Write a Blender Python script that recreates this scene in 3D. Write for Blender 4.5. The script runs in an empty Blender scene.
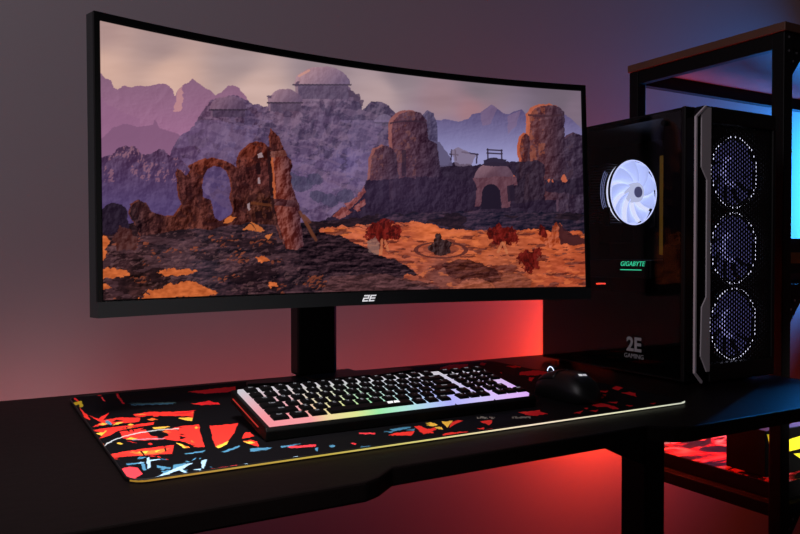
import bpy, bmesh, math, random
import numpy as np
from mathutils import Vector, Matrix, Euler
random.seed(7)
S = bpy.context.scene
COL = S.collection
R = math.radians

# ------------------------------------------------------------------ camera
F_PX, CX, CY = 751.0, 400.0, 267.0
CAM = Vector((0.0, 0.0, 0.965))
cam_data = bpy.data.cameras.new('camera')
cam = bpy.data.objects.new('camera', cam_data); COL.objects.link(cam)
cam_data.sensor_width = 36.0
cam_data.lens = F_PX / 800.0 * 36.0
cam_data.clip_start = 0.02
cam.location = CAM
cam.rotation_euler = Euler((R(90 - 0.916), 0, R(-30)))
S.camera = cam
_M = np.array(cam.rotation_euler.to_matrix())          # columns = right, up, back

def measure(p):
    """world points (n,3) -> the place in the photograph they were measured at"""
    d = (np.asarray(p, float) - np.array(CAM)) @ _M
    return CX + F_PX * d[:, 0] / -d[:, 2], CY - F_PX * d[:, 1] / -d[:, 2]

S.view_settings.view_transform = 'Standard'
S.view_settings.look = 'None'
S.view_settings.exposure = 0.0
S.view_settings.gamma = 1.0
S.view_settings.use_curve_mapping = False

# ------------------------------------------------------------------ helpers
def lin(c):
    c = np.asarray(c, float) / 255.0
    return np.where(c <= 0.04045, c / 12.92, ((c + 0.055) / 1.055) ** 2.4)

def rgba(c):
    return tuple(float(x) for x in lin(c)) + (1.0,)

def mat(name, color, rough=0.5, metal=0.0, emit=None, strength=0.0, noise=None, spec=0.5, bump=None):
    m = bpy.data.materials.new(name); m.use_nodes = True
    nt = m.node_tree; b = nt.nodes['Principled BSDF']
    b.inputs['Base Color'].default_value = rgba(color)
    b.inputs['Roughness'].default_value = rough
    b.inputs['Metallic'].default_value = metal
    b.inputs['Specular IOR Level'].default_value = spec
    if emit is not None:
        b.inputs['Emission Color'].default_value = rgba(emit)
        b.inputs['Emission Strength'].default_value = strength
    if noise or bump:
        tc = nt.nodes.new('ShaderNodeTexCoord')
        n = nt.nodes.new('ShaderNodeTexNoise')
        n.inputs['Scale'].default_value = (noise or bump)[0]
        n.inputs['Detail'].default_value = 4
        nt.links.new(tc.outputs['Object'], n.inputs['Vector'])
        if noise:
            mx = nt.nodes.new('ShaderNodeMix'); mx.data_type = 'RGBA'
            mx.inputs[6].default_value = rgba(color)
            mx.inputs[7].default_value = rgba(noise[1])
            nt.links.new(n.outputs['Fac'], mx.inputs[0])
            nt.links.new(mx.outputs[2], b.inputs['Base Color'])
        if bump:
            bp = nt.nodes.new('ShaderNodeBump'); bp.inputs['Strength'].default_value = bump[1]
            bp.inputs['Distance'].default_value = 0.002
            nt.links.new(n.outputs['Fac'], bp.inputs['Height'])
            nt.links.new(bp.outputs['Normal'], b.inputs['Normal'])
    return m

def emat(name, color, strength):
    m = bpy.data.materials.new(name); m.use_nodes = True
    nt = m.node_tree; nt.nodes.clear()
    e = nt.nodes.new('ShaderNodeEmission'); o = nt.nodes.new('ShaderNodeOutputMaterial')
    e.inputs['Color'].default_value = rgba(color); e.inputs['Strength'].default_value = strength
    nt.links.new(e.outputs[0], o.inputs[0])
    return m

def thing(name, label, cat, loc=(0, 0, 0), rot=(0, 0, 0), group=None):
    o = bpy.data.objects.new(name, None); COL.objects.link(o)
    o.location = loc; o.rotation_euler = rot; o.empty_display_size = 0.05
    o['label'] = label; o['category'] = cat
    if group: o['group'] = group
    return o

def link(name, me, m, parent=None, smooth=False):
    o = bpy.data.objects.new(name, me); COL.objects.link(o)
    if m is not None and not me.materials: me.materials.append(m)
    if parent is not None: o.parent = parent
    if smooth:
        for p in me.polygons: p.use_smooth = True
    return o

def obj(name, bm, m, parent=None, smooth=False):
    bmesh.ops.recalc_face_normals(bm, faces=bm.faces)
    me = bpy.data.meshes.new(name); bm.to_mesh(me); bm.free()
    return link(name, me, m, parent, smooth)

def tag(o, label, cat, group=None):
    o['label'] = label; o['category'] = cat
    if group: o['group'] = group
    return o

def part_label(o, label): o['label'] = label; return o

def bx(bm, x0, x1, y0, y1, z0, z1, bev=0.0, seg=2, mtx=None):
    t = bmesh.new()
    v = [t.verts.new(c) for c in ((x0,y0,z0),(x1,y0,z0),(x1,y1,z0),(x0,y1,z0),(x0,y0,z1),(x1,y0,z1),(x1,y1,z1),(x0,y1,z1))]
    for f in ((0,3,2,1),(4,5,6,7),(0,1,5,4),(1,2,6,5),(2,3,7,6),(3,0,4,7)):
        t.faces.new([v[i] for i in f])
    if bev > 0:
        bmesh.ops.bevel(t, geom=list(t.edges), offset=bev, segments=seg, profile=0.6, affect='EDGES')
    join(bm, t, mtx)

def join(bm, t, mtx=None):
    mp = {}
    for v in t.verts:
        mp[v] = bm.verts.new(mtx @ v.co if mtx is not None else v.co)
    for f in t.faces:
        try: bm.faces.new([mp[v] for v in f.verts])
        except ValueError: pass
    t.free()

def prism(bm, pts, axis, a0, a1, bev=0.0):
    """extrude a 2D outline along an axis ('x','y','z')"""
    t = bmesh.new()
    def at(p, a):
        return {'x': (a, p[0], p[1]), 'y': (p[0], a, p[1]), 'z': (p[0], p[1], a)}[axis]
    lo = [t.verts.new(at(p, a0)) for p in pts]; hi = [t.verts.new(at(p, a1)) for p in pts]
    t.faces.new(lo[::-1]); t.faces.new(hi)
    n = len(pts)
    for i in range(n):
        t.faces.new((lo[i], lo[(i+1) % n], hi[(i+1) % n], hi[i]))
    bmesh.ops.recalc_face_normals(t, faces=t.faces)
    if bev > 0:
        bmesh.ops.bevel(t, geom=list(t.edges), offset=bev, segments=2, profile=0.6, affect='EDGES')
    join(bm, t)

def cyl(bm, c, axis, r, h, n=32, r2=None, bev=0.0):
    t = bmesh.new()
    bmesh.ops.create_cone(t, cap_ends=True, segments=n, radius1=r, radius2=r if r2 is None else r2, depth=h)
    if bev > 0:
        bmesh.ops.bevel(t, geom=[e for e in t.edges if e.calc_face_angle(0) > 1.0], offset=bev, segments=2, affect='EDGES')
    rot = {'z': Matrix(), 'x': Matrix.Rotation(R(90), 4, 'Y'), 'y': Matrix.Rotation(R(90), 4, 'X')}[axis]
    join(bm, t, Matrix.Translation(c) @ rot)

def torus(bm, c, axis, r, tr, n=48, k=8, a0=0.0, a1=2*math.pi):
    """ring (or arc) of round section around an axis"""
    full = abs(a1 - a0 - 2*math.pi) < 1e-6
    rows = []
    for i in range(n + (0 if full else 1)):
        a = a0 + (a1 - a0) * i / n
        row = []
        for j in range(k):
            b = 2*math.pi*j/k
            q = r + tr*math.cos(b); w = tr*math.sin(b)
            p = {'y': (q*math.cos(a), w, q*math.sin(a)), 'x': (w, q*math.cos(a), q*math.sin(a)), 'z': (q*math.cos(a), q*math.sin(a), w)}[axis]
            row.append(bm.verts.new(Vector(p) + Vector(c)))
        rows.append(row)
    m = len(rows)
    for i in range(m if full else m - 1):
        for j in range(k):
            bm.faces.new((rows[i][j], rows[(i+1) % m][j], rows[(i+1) % m][(j+1) % k], rows[i][(j+1) % k]))
    if not full:
        bm.faces.new(rows[0]); bm.faces.new(rows[-1][::-1])

def tube(bm, pts, r, k=8):
    """round tube through points"""
    pts = [Vector(p) for p in pts]; rows = []
    up = Vector((0, 0, 1))
    for i, p in enumerate(pts):
        d = (pts[min(i+1, len(pts)-1)] - pts[max(i-1, 0)]).normalized()
        a = d.cross(up)
        if a.length < 1e-4: a = d.cross(Vector((1, 0, 0)))
        a.normalize(); b = d.cross(a)
        rows.append([bm.verts.new(p + a*r*math.cos(2*math.pi*j/k) + b*r*math.sin(2*math.pi*j/k)) for j in range(k)])
    for i in range(len(rows)-1):
        for j in range(k):
            bm.faces.new((rows[i][j], rows[i+1][j], rows[i+1][(j+1) % k], rows[i][(j+1) % k]))
    bm.faces.new(rows[0][::-1]); bm.faces.new(rows[-1])

_txt = {}
def text_mesh(body, size, shear=0.0, extrude=0.0, bold=0.0):
    key = (body, size, shear, extrude, bold)
    if key not in _txt:
        cu = bpy.data.curves.new('lettering', 'FONT')
        cu.body = body; cu.size = size; cu.shear = shear; cu.extrude = extrude; cu.offset = bold
        cu.align_x = 'CENTER'; cu.align_y = 'CENTER'; cu.resolution_u = 2
        o = bpy.data.objects.new('lettering', cu); COL.objects.link(o)
        bpy.context.view_layer.update()
        me = bpy.data.meshes.new_from_object(o.evaluated_get(bpy.context.evaluated_depsgraph_get()))
        bpy.data.objects.remove(o); bpy.data.curves.remove(cu)
        me.materials.clear()
        _txt[key] = me
    return _txt[key]

def logo_bars(bm, w, h, slant=0.25, th=0.2, depth=0.0006):
    """block-letter 2E sign, lying in XY, centred, raised along +Z"""
    lw = w * 0.46; gap = w * 0.08; b = h * th
    def bar(x0, x1, y0, y1):
        t = bmesh.new()
        vs = []
        for z in (0, depth):
            for (x, y) in ((x0,y0),(x1,y0),(x1,y1),(x0,y1)):
                vs.append(t.verts.new((x - w/2 + (y)*slant, y, z)))
        for f in ((0,3,2,1),(4,5,6,7),(0,1,5,4),(1,2,6,5),(2,3,7,6),(3,0,4,7)): t.faces.new([vs[i] for i in f])
        join(bm, t)
    y0, y1 = -h/2, h/2
    x = 0
    bar(x, x+lw, y1-b, y1); bar(x, x+lw, -b/2, b/2); bar(x, x+lw, y0, y0+b)
    bar(x+lw-b*1.1, x+lw, b/2, y1-b); bar(x, x+b*1.1, y0+b, -b/2)
    x = lw + gap
    bar(x, x+lw, y1-b, y1); bar(x, x+lw, -b/2, b/2); bar(x, x+lw, y0, y0+b)
    bar(x, x+b*1.1, y0+b, -b/2); bar(x, x+b*1.1, b/2, y1-b)

# ------------------------------------------------------------------ numpy picture tools
def _hash(i, j, seed):
    n = (i * 374761393 + j * 668265263 + seed * 1274126177) & 0x7fffffff
    n = ((n ^ (n >> 13)) * 1274126177) & 0x7fffffff
    return ((n ^ (n >> 16)) & 0xffff) / 65535.0

def vnoise(x, y, seed=0):
    i = np.floor(x).astype(np.int64); j = np.floor(y).astype(np.int64)
    fx = x - i; fy = y - j
    fx = fx*fx*(3-2*fx); fy = fy*fy*(3-2*fy)
    a = _hash(i, j, seed); b = _hash(i+1, j, seed); c = _hash(i, j+1, seed); d = _hash(i+1, j+1, seed)
    return (a*(1-fx)+b*fx)*(1-fy) + (c*(1-fx)+d*fx)*fy

def fbm(x, y, octv=4, seed=0, gain=0.5):
    s = 0; a = 1.0; t = 0
    for k in range(octv):
        s = s + a*vnoise(x, y, seed+k*17); t += a; a *= gain; x, y = 1.62*x+1.22*y+5.1, 1.62*y-1.22*x+9.7
    return s / t

def ridged(x, y, octv=4, seed=0):
    s = 0; a = 1.0; t = 0
    for k in range(octv):
        s = s + a*(1-np.abs(2*vnoise(x, y, seed+k*13)-1)); t += a; a *= 0.55; x, y = 1.6*x+1.3*y+3.3, 1.6*y-1.3*x+1.7
    return s / t

def facets(x, y, seed=0):
    """broken-rock pattern: a shade per stone (-1..1) and the distance to its crack"""
    i = np.floor(x).astype(np.int64); j = np.floor(y).astype(np.int64)
    d1 = np.full(x.shape, 9.0); d2 = np.full(x.shape, 9.0); sh = np.zeros(x.shape)
    for a in (-1, 0, 1):
        for b in (-1, 0, 1):
            ci = i+a; cj = j+b
            px = ci+_hash(ci, cj, seed); py = cj+_hash(ci, cj, seed+51)
            d = np.hypot(x-px, y-py)
            # each stone: its own tone, lighter towards its upper left
            s = (_hash(ci, cj, seed+97)-0.5)*1.3 - ((x-px)*0.7+(y-py)*0.9)*0.9
            near = d < d1
            d2 = np.where(near, d1, np.minimum(d2, d)); sh = np.where(near, s, sh); d1 = np.where(near, d, d1)
    return np.clip(sh, -1, 1), d2-d1

def inside(P, Q, pts):
    r = np.zeros(P.shape, bool); n = len(pts); j = n - 1
    for i in range(n):
        xi, yi = pts[i]; xj, yj = pts[j]
        if yi != yj:
            c = ((yi > Q) != (yj > Q)) & (P < (xj-xi)*(Q-yi)/(yj-yi)+xi)
            r ^= c
        j = i
    return r

def idw(P, Q, pts, pw=3.0):
    num = np.zeros(P.shape + (3,)); den = np.zeros(P.shape)
    for (x, y, c) in pts:
        w = 1.0 / ((P-x)**2 + (Q-y)**2 + 20.0) ** (pw/2)
        num += w[..., None]*np.array(c, float); den += w
    return num / den[..., None]

def put(C, m, col, a=1.0):
    """blend a colour (or colour field) into the picture where the mask says"""
    m = m.astype(float)*a
    C[...] = C*(1-m[..., None]) + np.asarray(col, float)*m[..., None]

def seg_dist(P, Q, x0, y0, x1, y1):
    dx, dy = x1-x0, y1-y0
    t = np.clip(((P-x0)*dx+(Q-y0)*dy)/(dx*dx+dy*dy+1e-9), 0, 1)
    return np.hypot(P-x0-t*dx, Q-y0-t*dy)

def grid_mesh(name, pos, colors, m, parent=None):
    """pos (H,W,3); colors (H,W,3) as 0..255 picture values -> mesh with a colour attribute"""
    H, W = pos.shape[:2]
    me = bpy.data.meshes.new(name)
    me.vertices.add(H*W); me.vertices.foreach_set('co', pos.reshape(-1).astype(np.float32))
    idx = np.arange(H*W).reshape(H, W)
    q = np.stack([idx[:-1, :-1], idx[:-1, 1:], idx[1:, 1:], idx[1:, :-1]], -1).reshape(-1, 4)
    n = len(q)
    me.loops.add(n*4); me.loops.foreach_set('vertex_index', q.reshape(-1).astype(np.int32))
    me.polygons.add(n); me.polygons.foreach_set('loop_start', (np.arange(n)*4).astype(np.int32))
    me.update(calc_edges=True); me.validate()
    at = me.color_attributes.new('picture', 'FLOAT_COLOR', 'POINT')
    c = np.ones((H*W, 4), np.float32); c[:, :3] = lin(np.clip(colors.reshape(-1, 3), 0, 255))
    at.data.foreach_set('color', c.reshape(-1))
    return link(name, me, m, parent)
# ------------------------------------------------------------------ the picture on the monitor
def desert_picture(P, Q):
    """desert ruins at dusk; P, Q are the picture positions as measured on the photograph"""
    n1 = fbm(P/9, Q/9, 4, 1)-0.5; n2 = fbm(P/9, Q/9, 4, 2)-0.5
    m1 = fbm(P/3, Q/3, 3, 3)-0.5; m2 = fbm(P/3, Q/3, 3, 4)-0.5
    X = P + n1*5 + m1*2.5; Y = Q + n2*5 + m2*2.5            # ragged outlines
    Xs = P + n1*2.2 + m1*1.4; Ys = Q + n2*2.2 + m2*1.4
    e = 1.1
    def shade(sc, sq=1.0, seed=5, k=3.0):
        h0 = ridged(P/sc, Q/sc*sq, 5, seed); h1 = ridged((P+e)/sc, (Q+e*0.9)/sc*sq, 5, seed)
        return np.clip((h1-h0)*k*sc/8, -1, 1)
    sA = shade(16, 1.0, 5); sC = shade(26, 0.8, 21)
    wx = P+m1*2.2+n1*3; wy = Q+m2*2.2+n2*3
    f1, e1 = facets(wx/10, wy/5.5, 3); f2, e2 = facets(wx/4.6, wy/2.9, 8); f3, e3 = facets(wx/6.5, wy/7.5, 14); f4, e4 = facets(wx/3.2, wy/3.6, 19)
    hN = fbm(P/13, Q/13, 5, 201); hS = np.clip((hN-fbm((P+1.4)/13, (Q+1.8)/13, 5, 201))*16, -1, 1)      # smooth relief, lit from the upper left
    hM = fbm(P/6, Q/8, 4, 221); hT = np.clip((hM-fbm((P+1.0)/6, (Q+0.7)/8, 4, 221))*11, -1, 1)
    sB = np.clip(f3*0.22+f4*0.25+hT*0.6, -1, 1)              # weathered masonry
    g1, k1 = facets((wx+wy*0.5)/13, (wy-wx*0.06)/3.6, 23); hR = fbm(P/9, Q/3.2, 5, 241); hG = np.clip((hR-fbm((P+1.1)/9, (Q+1.1)/3.2, 5, 241))*9, -1, 1)
    sG = np.clip(g1*0.4+f2*0.3+hG*0.55-np.clip(0.13-k1, 0, 1)*2.6, -1, 1)      # broken slabs
    C = idw(P, Q, [(100,30,(182,152,148)),(100,70,(214,178,164)),(160,45,(176,150,148)),(170,75,(216,180,166)),
                   (240,60,(172,150,150)),(255,90,(208,178,170)),(320,62,(160,142,148)),(380,95,(186,162,164)),
                   (400,75,(150,134,142)),(440,100,(160,132,140)),(470,112,(168,130,138)),(480,85,(136,122,132)),
                   (560,98,(118,104,118)),(575,110,(130,112,128)),(430,150,(140,136,180)),(470,140,(128,128,172)),
                   (470,160,(160,160,206)),(575,150,(120,118,165))], 3.2)
    C += ((fbm(P/40, Q/10, 3, 31)-0.5)*14)[..., None]
    # far mountains, right: blue haze
    far = [(396,118),(418,119),(432,121),(447,119),(458,122),(468,119),(473,114),(480,112),(486,108),(492,105),(497,108),(503,113),(509,114),(515,111),(522,109),(527,114),(534,118),(560,112),(570,118),(588,134),(588,230),(396,230)]
    mk = inside(Xs, Ys, far)
    hz = np.clip((Q-112)/45, 0, 1)[..., None]
    put(C, mk, np.array((98,86,124))*(1-hz)+np.array((158,156,200))*hz + (sA*9*(1-hz[..., 0]))[..., None])
    lit = inside(Xs, Ys, [(480,112),(492,105),(498,109),(490,124),(482,126)]) | inside(Xs, Ys, [(507,116),(521,110),(516,126),(508,134)])
    put(C, lit & mk, (140,112,138), 0.5)
    # far mountains, left
    ml = [(90,70),(101,73),(105,78),(110,80),(114,87),(118,89),(124,85),(131,87),(140,86),(150,86),(156,84),(163,83),(169,86),(173,90),(175,97),(179,90),(184,84),(188,83),(193,79),(198,83),(204,87),(210,90),(216,95),(222,92),(228,86),(233,85),(239,88),(246,97),(262,130),(262,240),(90,240)]
    mk = inside(Xs, Ys, ml)
    hz = np.clip((Q-75)/60, 0, 1)[..., None]
    put(C, mk, np.array((142,106,130))*(1-hz)+np.array((164,116,148))*hz + (sA*5)[..., None])
    put(C, mk & inside(X, Y, [(183,86),(178,94),(173,112),(180,112),(184,98)]), (214,160,152), 0.6)
    put(C, inside(Xs, Ys, [(90,98),(100,96),(108,104),(120,112),(140,118),(140,240),(90,240)]), (150,106,138), 0.55)
    put(C, inside(Xs, Ys, [(112,128),(124,124),(138,126),(152,125),(155,120),(160,128),(178,134),(190,142),(190,230),(100,230),(100,140)]), (132,94,124), 0.75)
    hz = np.clip((Q-140)/26, 0, 1)[..., None]
    put(C, inside(P, Q, [(90,138),(200,138),(200,240),(90,240)]), (146,104,136), 0.5*np.clip((Q-138)/18, 0, 1))
    # the hill town in the middle
    hill = [(166,200),(168,165),(171,157),(173,146),(180,137),(190,130),(198,119),(205,108),(212,100),(222,97),(233,95),(243,98),(250,102),(257,104),(263,107),(268,106),(268,98),(275,92),(283,89),(291,90),(296,93),(298,84),(296,80),(302,73),(311,69),(322,67),(333,70),(343,78),(349,86),(355,94),(360,99),(361,110),(366,108),(372,101),(381,102),(390,106),(396,114),(410,130),(430,150),(440,240),(166,240)]
    mk = inside(X*0.5+Xs*0.5, Y*0.5+Ys*0.5, hill)
    base = idw(P, Q, [(215,110,(112,84,112)),(190,145,(104,78,112)),(240,125,(90,74,106)),(250,150,(96,80,114)),(285,110,(124,100,124)),(320,90,(128,108,132)),(330,130,(110,92,124)),(290,140,(108,90,122)),(290,175,(112,92,132)),(360,130,(94,82,112)),(375,110,(92,80,106)),(350,165,(120,106,150)),(335,185,(122,100,136)),(400,140,(90,76,108)),(210,190,(94,78,122)),(320,205,(104,84,116))], 3)
    base = base*np.array((0.94,0.92,0.92))
    put(C, mk, base + (hS*11+hT*8)[..., None])
    # trees and terraces: dark clumps, pale ledges running down to the right
    cl = fbm(P/8, Q/6, 5, 61)
    put(C, mk & (cl > 0.56) & (Q > 92), np.array((72,60,86))+(hT*12)[..., None], 0.55)
    put(C, mk & (cl > 0.56) & (P < 262), np.array((84,58,82))+(hT*16)[..., None], 0.6)
    tr_ = fbm((P+Q*1.2)/22, (Q-P*0.35)/5, 4, 63)
    put(C, mk & (tr_ > 0.57) & (P > 205), (138,112,138), 0.35)
    put(C, mk & (hS > 0.6), (150,118,138), 0.2)
    hz = np.clip((Q-140)/70, 0, 1)*np.clip((330-P)/90, 0, 1)
    C[...] = np.where(mk[..., None], C*(1-0.75*hz[..., None])+np.array((94,74,112))*0.75*hz[..., None], C)
    # domes on the hill
    def dome(cx, cy, rx, ry, body, light, a=0.8, base_h=0.0):
        k = ((Xs-cx)/rx)**2+((Ys-cy)/ry)**2
        dm = (k < 1) & (Q < cy)
        l = np.clip(0.5-(P-cx)/rx*0.55-(Q-cy)/ry*0.35, 0, 1)[..., None]
        put(C, dm, np.array(body)*(1-l)+np.array(light)*l + (hT*6)[..., None], a)
        if base_h:
            put(C, (np.abs(Xs-cx) < rx*1.05) & (Q >= cy) & (Q < cy+1.6), np.array(body)*0.62, 0.8)
            bd = (np.abs(Xs-cx) < rx*0.96) & (Q >= cy+1.6) & (Q < cy+base_h)
            put(C, bd, np.array(body)*0.86 + (sB*14)[..., None], 0.75)
            put(C, bd & (P < cx-rx*0.86), light, 0.6)
    dome(322, 84, 28, 17.5, (112,94,122), (172,138,148), 0.95, 15)
    dome(285, 102, 17, 13, (104,84,110), (160,128,142), 0.9, 9)
    dome(228, 109, 18, 13, (92,72,98), (138,106,126), 0.8, 8)
    put(C, (seg_dist(P, Q, 299, 76, 309, 70.5) < 1.2), (206,152,140), 0.8)
    for (x, y, r_) in ((352,93,3),(357,98,3.4),(361,103,2.6),(297,84,2.2),(270,97,2)):
        put(C, np.hypot(X-x, Y-y) < r_, (88,70,92), 0.8)
    dome(384, 122, 9, 8, (122,108,136), (132,116,142), 0.7, 4)
    put(C, (fbm(P/30, Q/22, 3, 44) > 0.52) & mk & (Q > 120), (138,116,154), 0.35)
    for (x, y, r_) in ((292,180,9),(302,185,11),(314,180,8),(275,170,7),(330,200,9),(345,196,9),(318,196,8)):
        put(C, np.hypot((X-x), (Y-y)*1.4) < r_, np.array((78,72,98))+(sB*16)[..., None], 0.75)
    nl = [(90,158),(106,157),(113,154),(118,148),(126,146),(134,146),(141,153),(150,154),(157,150),(163,151),(168,156),(178,158),(184,164),(190,174),(200,190),(230,212),(230,260),(90,260)]
    mk = inside(X, Y, nl)
    hz = np.clip((Q-150)/55, 0, 1)[..., None]
    put(C, mk, np.array((90,64,92))*(1-hz)+np.array((90,72,114))*hz + (hT*16*(1-hz[..., 0]*0.8)+hS*6)[..., None])
    put(C, mk & (hT > 0.45) & (Q < 182) & (fbm(P/12, Q/8, 2, 33) > 0.5), (170,116,124), 0.5)
    # towers to the right, with the rubble terrace under them
    terr = [(322,222),(333,212),(345,207),(354,198),(364,190),(368,176),(404,160),(438,164),(448,166),(455,162),(472,166),(476,164),(500,164),(512,160),(530,165),(590,170),(590,240),(318,240)]
    put(C, inside(X, Y, terr), np.array((50,37,56))+(sB*11+f1*7)[..., None])
    def tower(pts, body, lit_c, lit_w, dark):
        mk_ = inside(Xs, Ys, pts)
        xs = [p[0] for p in pts]; x0 = min(xs); x1 = max(xs)
        f = np.clip((P-x0)/(x1-x0), 0, 1)[..., None]
        put(C, mk_, np.array(body)*(1-f)+np.array(dark)*f + (sB*22+sA*12)[..., None])
        sh = inside(Xs-lit_w, Ys-lit_w*0.35, pts)
        put(C, mk_ & ~sh, lit_c, 0.62)
        put(C, mk_ & sh & (m1+n1*0.6 > 0.12) & (f[..., 0] < 0.5), np.array(lit_c)*0.75, 0.45)
        return mk_
    tower([(421,116),(427,110),(434,113),(437,122),(438,142),(440,162),(420,162)], (92,80,108), (118,104,130), 2, (76,68,98))
    put(C, inside(Xs, Ys, [(430,140),(440,142),(450,156),(453,166),(430,168)]), (98,90,120), 0.9)
    tower([(389,150),(388,128),(390,119),(396,113),(404,110),(413,110),(421,113),(427,121),(429,140),(437,144),(440,162),(444,195),(389,200)], (104,66,78), (176,112,104), 3.4, (52,38,58))
    put(C, (np.abs(Q-(121+(P-410)**2*0.006)) < 0.9) & inside(Xs, Ys, [(390,118),(427,118),(427,128),(390,128)]), (60,42,58), 0.7)
    tower([(367,180),(369,157),(373,149),(382,144),(391,147),(397,155),(399,180)], (104,66,76), (178,112,102), 2.6, (64,46,64))
    put(C, (np.abs(P-404) < 2.2) & (Q > 150) & (Q < 176), (46,34,52), 0.6)
    put(C, inside(X, Y, [(366,180),(440,176),(470,182),(470,212),(352,212),(362,192)]), np.array((50,36,56))+(sB*18)[..., None], 0.9)
    for pts in ([(344,204),(356,196),(364,186),(366,192),(356,203),(348,209)],[(353,208),(364,198),(366,204),(358,212)],[(331,214),(345,207),(352,212),(340,218)]):
        put(C, inside(X, Y, pts), np.array((186,98,84))+(sB*40)[..., None], 0.65)
    tower([(560,140),(572,132),(584,136),(590,142),(590,215),(556,215)], (72,54,72), (104,76,92), 2, (56,44,64))
    tower([(526,150),(526,114),(531,107),(539,104),(549,103.5),(558,106),(564,112),(565,160),(566,200),(524,200)], (116,66,66), (226,126,88), 3.8, (62,46,64))
    put(C, (np.abs(Q-(116-(P-545)**2*0.004)) < 1.1) & (P > 528) & (P < 562), (70,44,54), 0.7)
    tower([(518,160),(517,146),(519,136),(524,132),(530,136),(531,170),(520,180)], (116,60,56), (214,112,74), 3, (66,42,54))
    put(C, inside(Xs, Ys, [(516,162),(538,160),(544,164),(545,200),(514,204)]), np.array((54,40,56))+(sB*20)[..., None], 0.95)
    put(C, inside(X, Y, [(545,180),(590,178),(590,196),(545,192)]), np.array((48,36,54))+(sB*14)[..., None], 0.9)
    for (x, y, r_) in ((565,179,3.0),(513,176,1.6),(552,181,1),(548,181,1)): put(C, np.hypot(X-x, (Y-y)*0.8) < r_, (208,112,80), 0.85)
    # gate house with the round roof
    gk = ((P-494)/20)**2+((Q-180)/18)**2
    put(C, (gk < 1) & (Q < 178), idw(P, Q, [(485,166,(136,104,116)),(505,170,(104,78,94)),(494,178,(96,66,80))]) + (sB*6)[..., None])
    put(C, inside(Xs, Ys, [(473,178),(516,176),(517,185),(509,187),(511,207),(502,208),(500,190),(484,190),(480,207),(475,207),(477,186)]), np.array((104,68,80))+(sB*14)[..., None])
    put(C, (((P-491)/9)**2+((Q-194)/10)**2 < 1) | inside(P, Q, [(482,194),(500,194),(501,209),(481,209)]), (38,29,46))
    put(C, inside(P, Q, [(507,186),(514,184),(515,200),(508,202)]), (44,33,50), 0.85)
    # scaffold and huts on the skyline
    for s in ((487,149.5,502,150.5),(487.5,149,488,160),(501.5,150,502,160),(487,153,502,153.8),(451,160,451.6,150),(456,160,455,150),(450,154,458,155),(462,152,478,154.5),(477,154,476.5,163)):
        put(C, seg_dist(P, Q, *s) < 0.75, (58,46,66), 0.9)
    put(C, inside(Xs, Ys, [(452,150),(458,147),(464,150),(471,154),(476,156),(470,166),(455,166)]), (128,112,132), 0.75)
    put(C, inside(Xs, Ys, [(484,161),(494,157),(506,160),(506,166),(484,166)]), (50,40,60), 0.95)
    # ground
    gnd = [(90,236),(110,226),(150,222),(180,226),(250,222),(300,222),(330,220),(400,213),(470,211),(560,212),(595,214),(595,312),(90,312)]
    g = idw(P, Q, [(120,250,(58,36,40)),(180,250,(62,44,52)),(240,245,(58,40,48)),(200,262,(66,50,60)),(150,285,(54,32,32)),(260,285,(46,29,36)),(330,285,(52,36,44)),(330,250,(48,33,42)),(400,285,(70,48,54)),(400,215,(56,42,58)),(480,213,(54,42,60)),(560,216,(48,38,54)),(300,265,(50,34,42))], 3)
    mg = inside(X, Y, gnd)
    put(C, mg, g*1.02 + (sG*21+hS*10)[..., None]*np.array((1.15,.75,.75)))
    put(C, mg & (fbm(P/30, Q/9, 4, 71) > 0.57), (34,20,25), 0.5)
    put(C, mg & (fbm(P/26+3, Q/8, 4, 73) > 0.56) & (P < 350) & (Q > 236), np.array((104,72,78))+(sG*14)[..., None], 0.5)
    put(C, mg & (f2 > 0.42) & (fbm(P/14, Q/7, 3, 75) > 0.5) & (P < 360) & (Q > 232), (124,88,88), 0.45)
    put(C, mg & (f2 > 0.3) & (fbm(P/20+7, Q/9, 3, 77) > 0.6) & (P < 350) & (Q > 235), (170,84,50), 0.55)
    sand = np.array((196,104,58))+((fbm(P/5, Q/3, 4, 81)-0.5)*70+sG*10)[..., None]*np.array((1,.7,.5))
    field = [(318,229),(345,226),(380,225),(410,221),(428,223),(444,228),(470,230),(500,231),(530,229),(552,231),(590,232),(590,293),(540,295),(470,297),(430,287),(400,279),(415,270),(395,262),(372,252),(350,243),(326,237)]
    rf = inside(X, Y, field)
    put(C, rf, idw(P, Q, [(340,230,(196,104,72)),(400,232,(184,92,62)),(430,225,(214,112,66)),(420,260,(166,86,64)),(470,250,(190,98,62)),(500,285,(160,86,62)),(560,240,(190,94,58)),(565,275,(172,80,52)),(440,275,(124,72,66))]) + ((fbm(P/7, Q/2.4, 4, 82)-0.5)*80)[..., None]*np.array((1,.72,.6)))
    for pts in ([(138,298),(150,291),(166,285),(184,281),(196,280),(203,286),(218,293),(206,297),(180,298),(150,302)],[(157,273),(170,269),(186,268),(197,272),(186,275),(166,276)],[(94,238),(105,236),(112,241),(106,250),(104,260),(94,264)],[(94,272),(105,268),(124,270),(130,275),(110,279),(94,279)],[(94,286),(104,284),(112,288),(100,292)],[(257,258),(265,256),(268,260),(260,262)],[(268,284),(276,282),(280,286),(270,287)],[(322,230),(346,227),(350,236),(330,236)]):
        put(C, inside(X*1.0+m2*6, Y+m1*3, pts), sand)
    put(C, rf & (fbm(P/15, Q/3.6, 4, 91) > 0.60), np.array((98,48,44))+(sG*26)[..., None], 0.72)
    put(C, rf & (fbm(P/9+3, Q/2.2, 3, 93) > 0.68), (226,124,74), 0.5)
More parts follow.
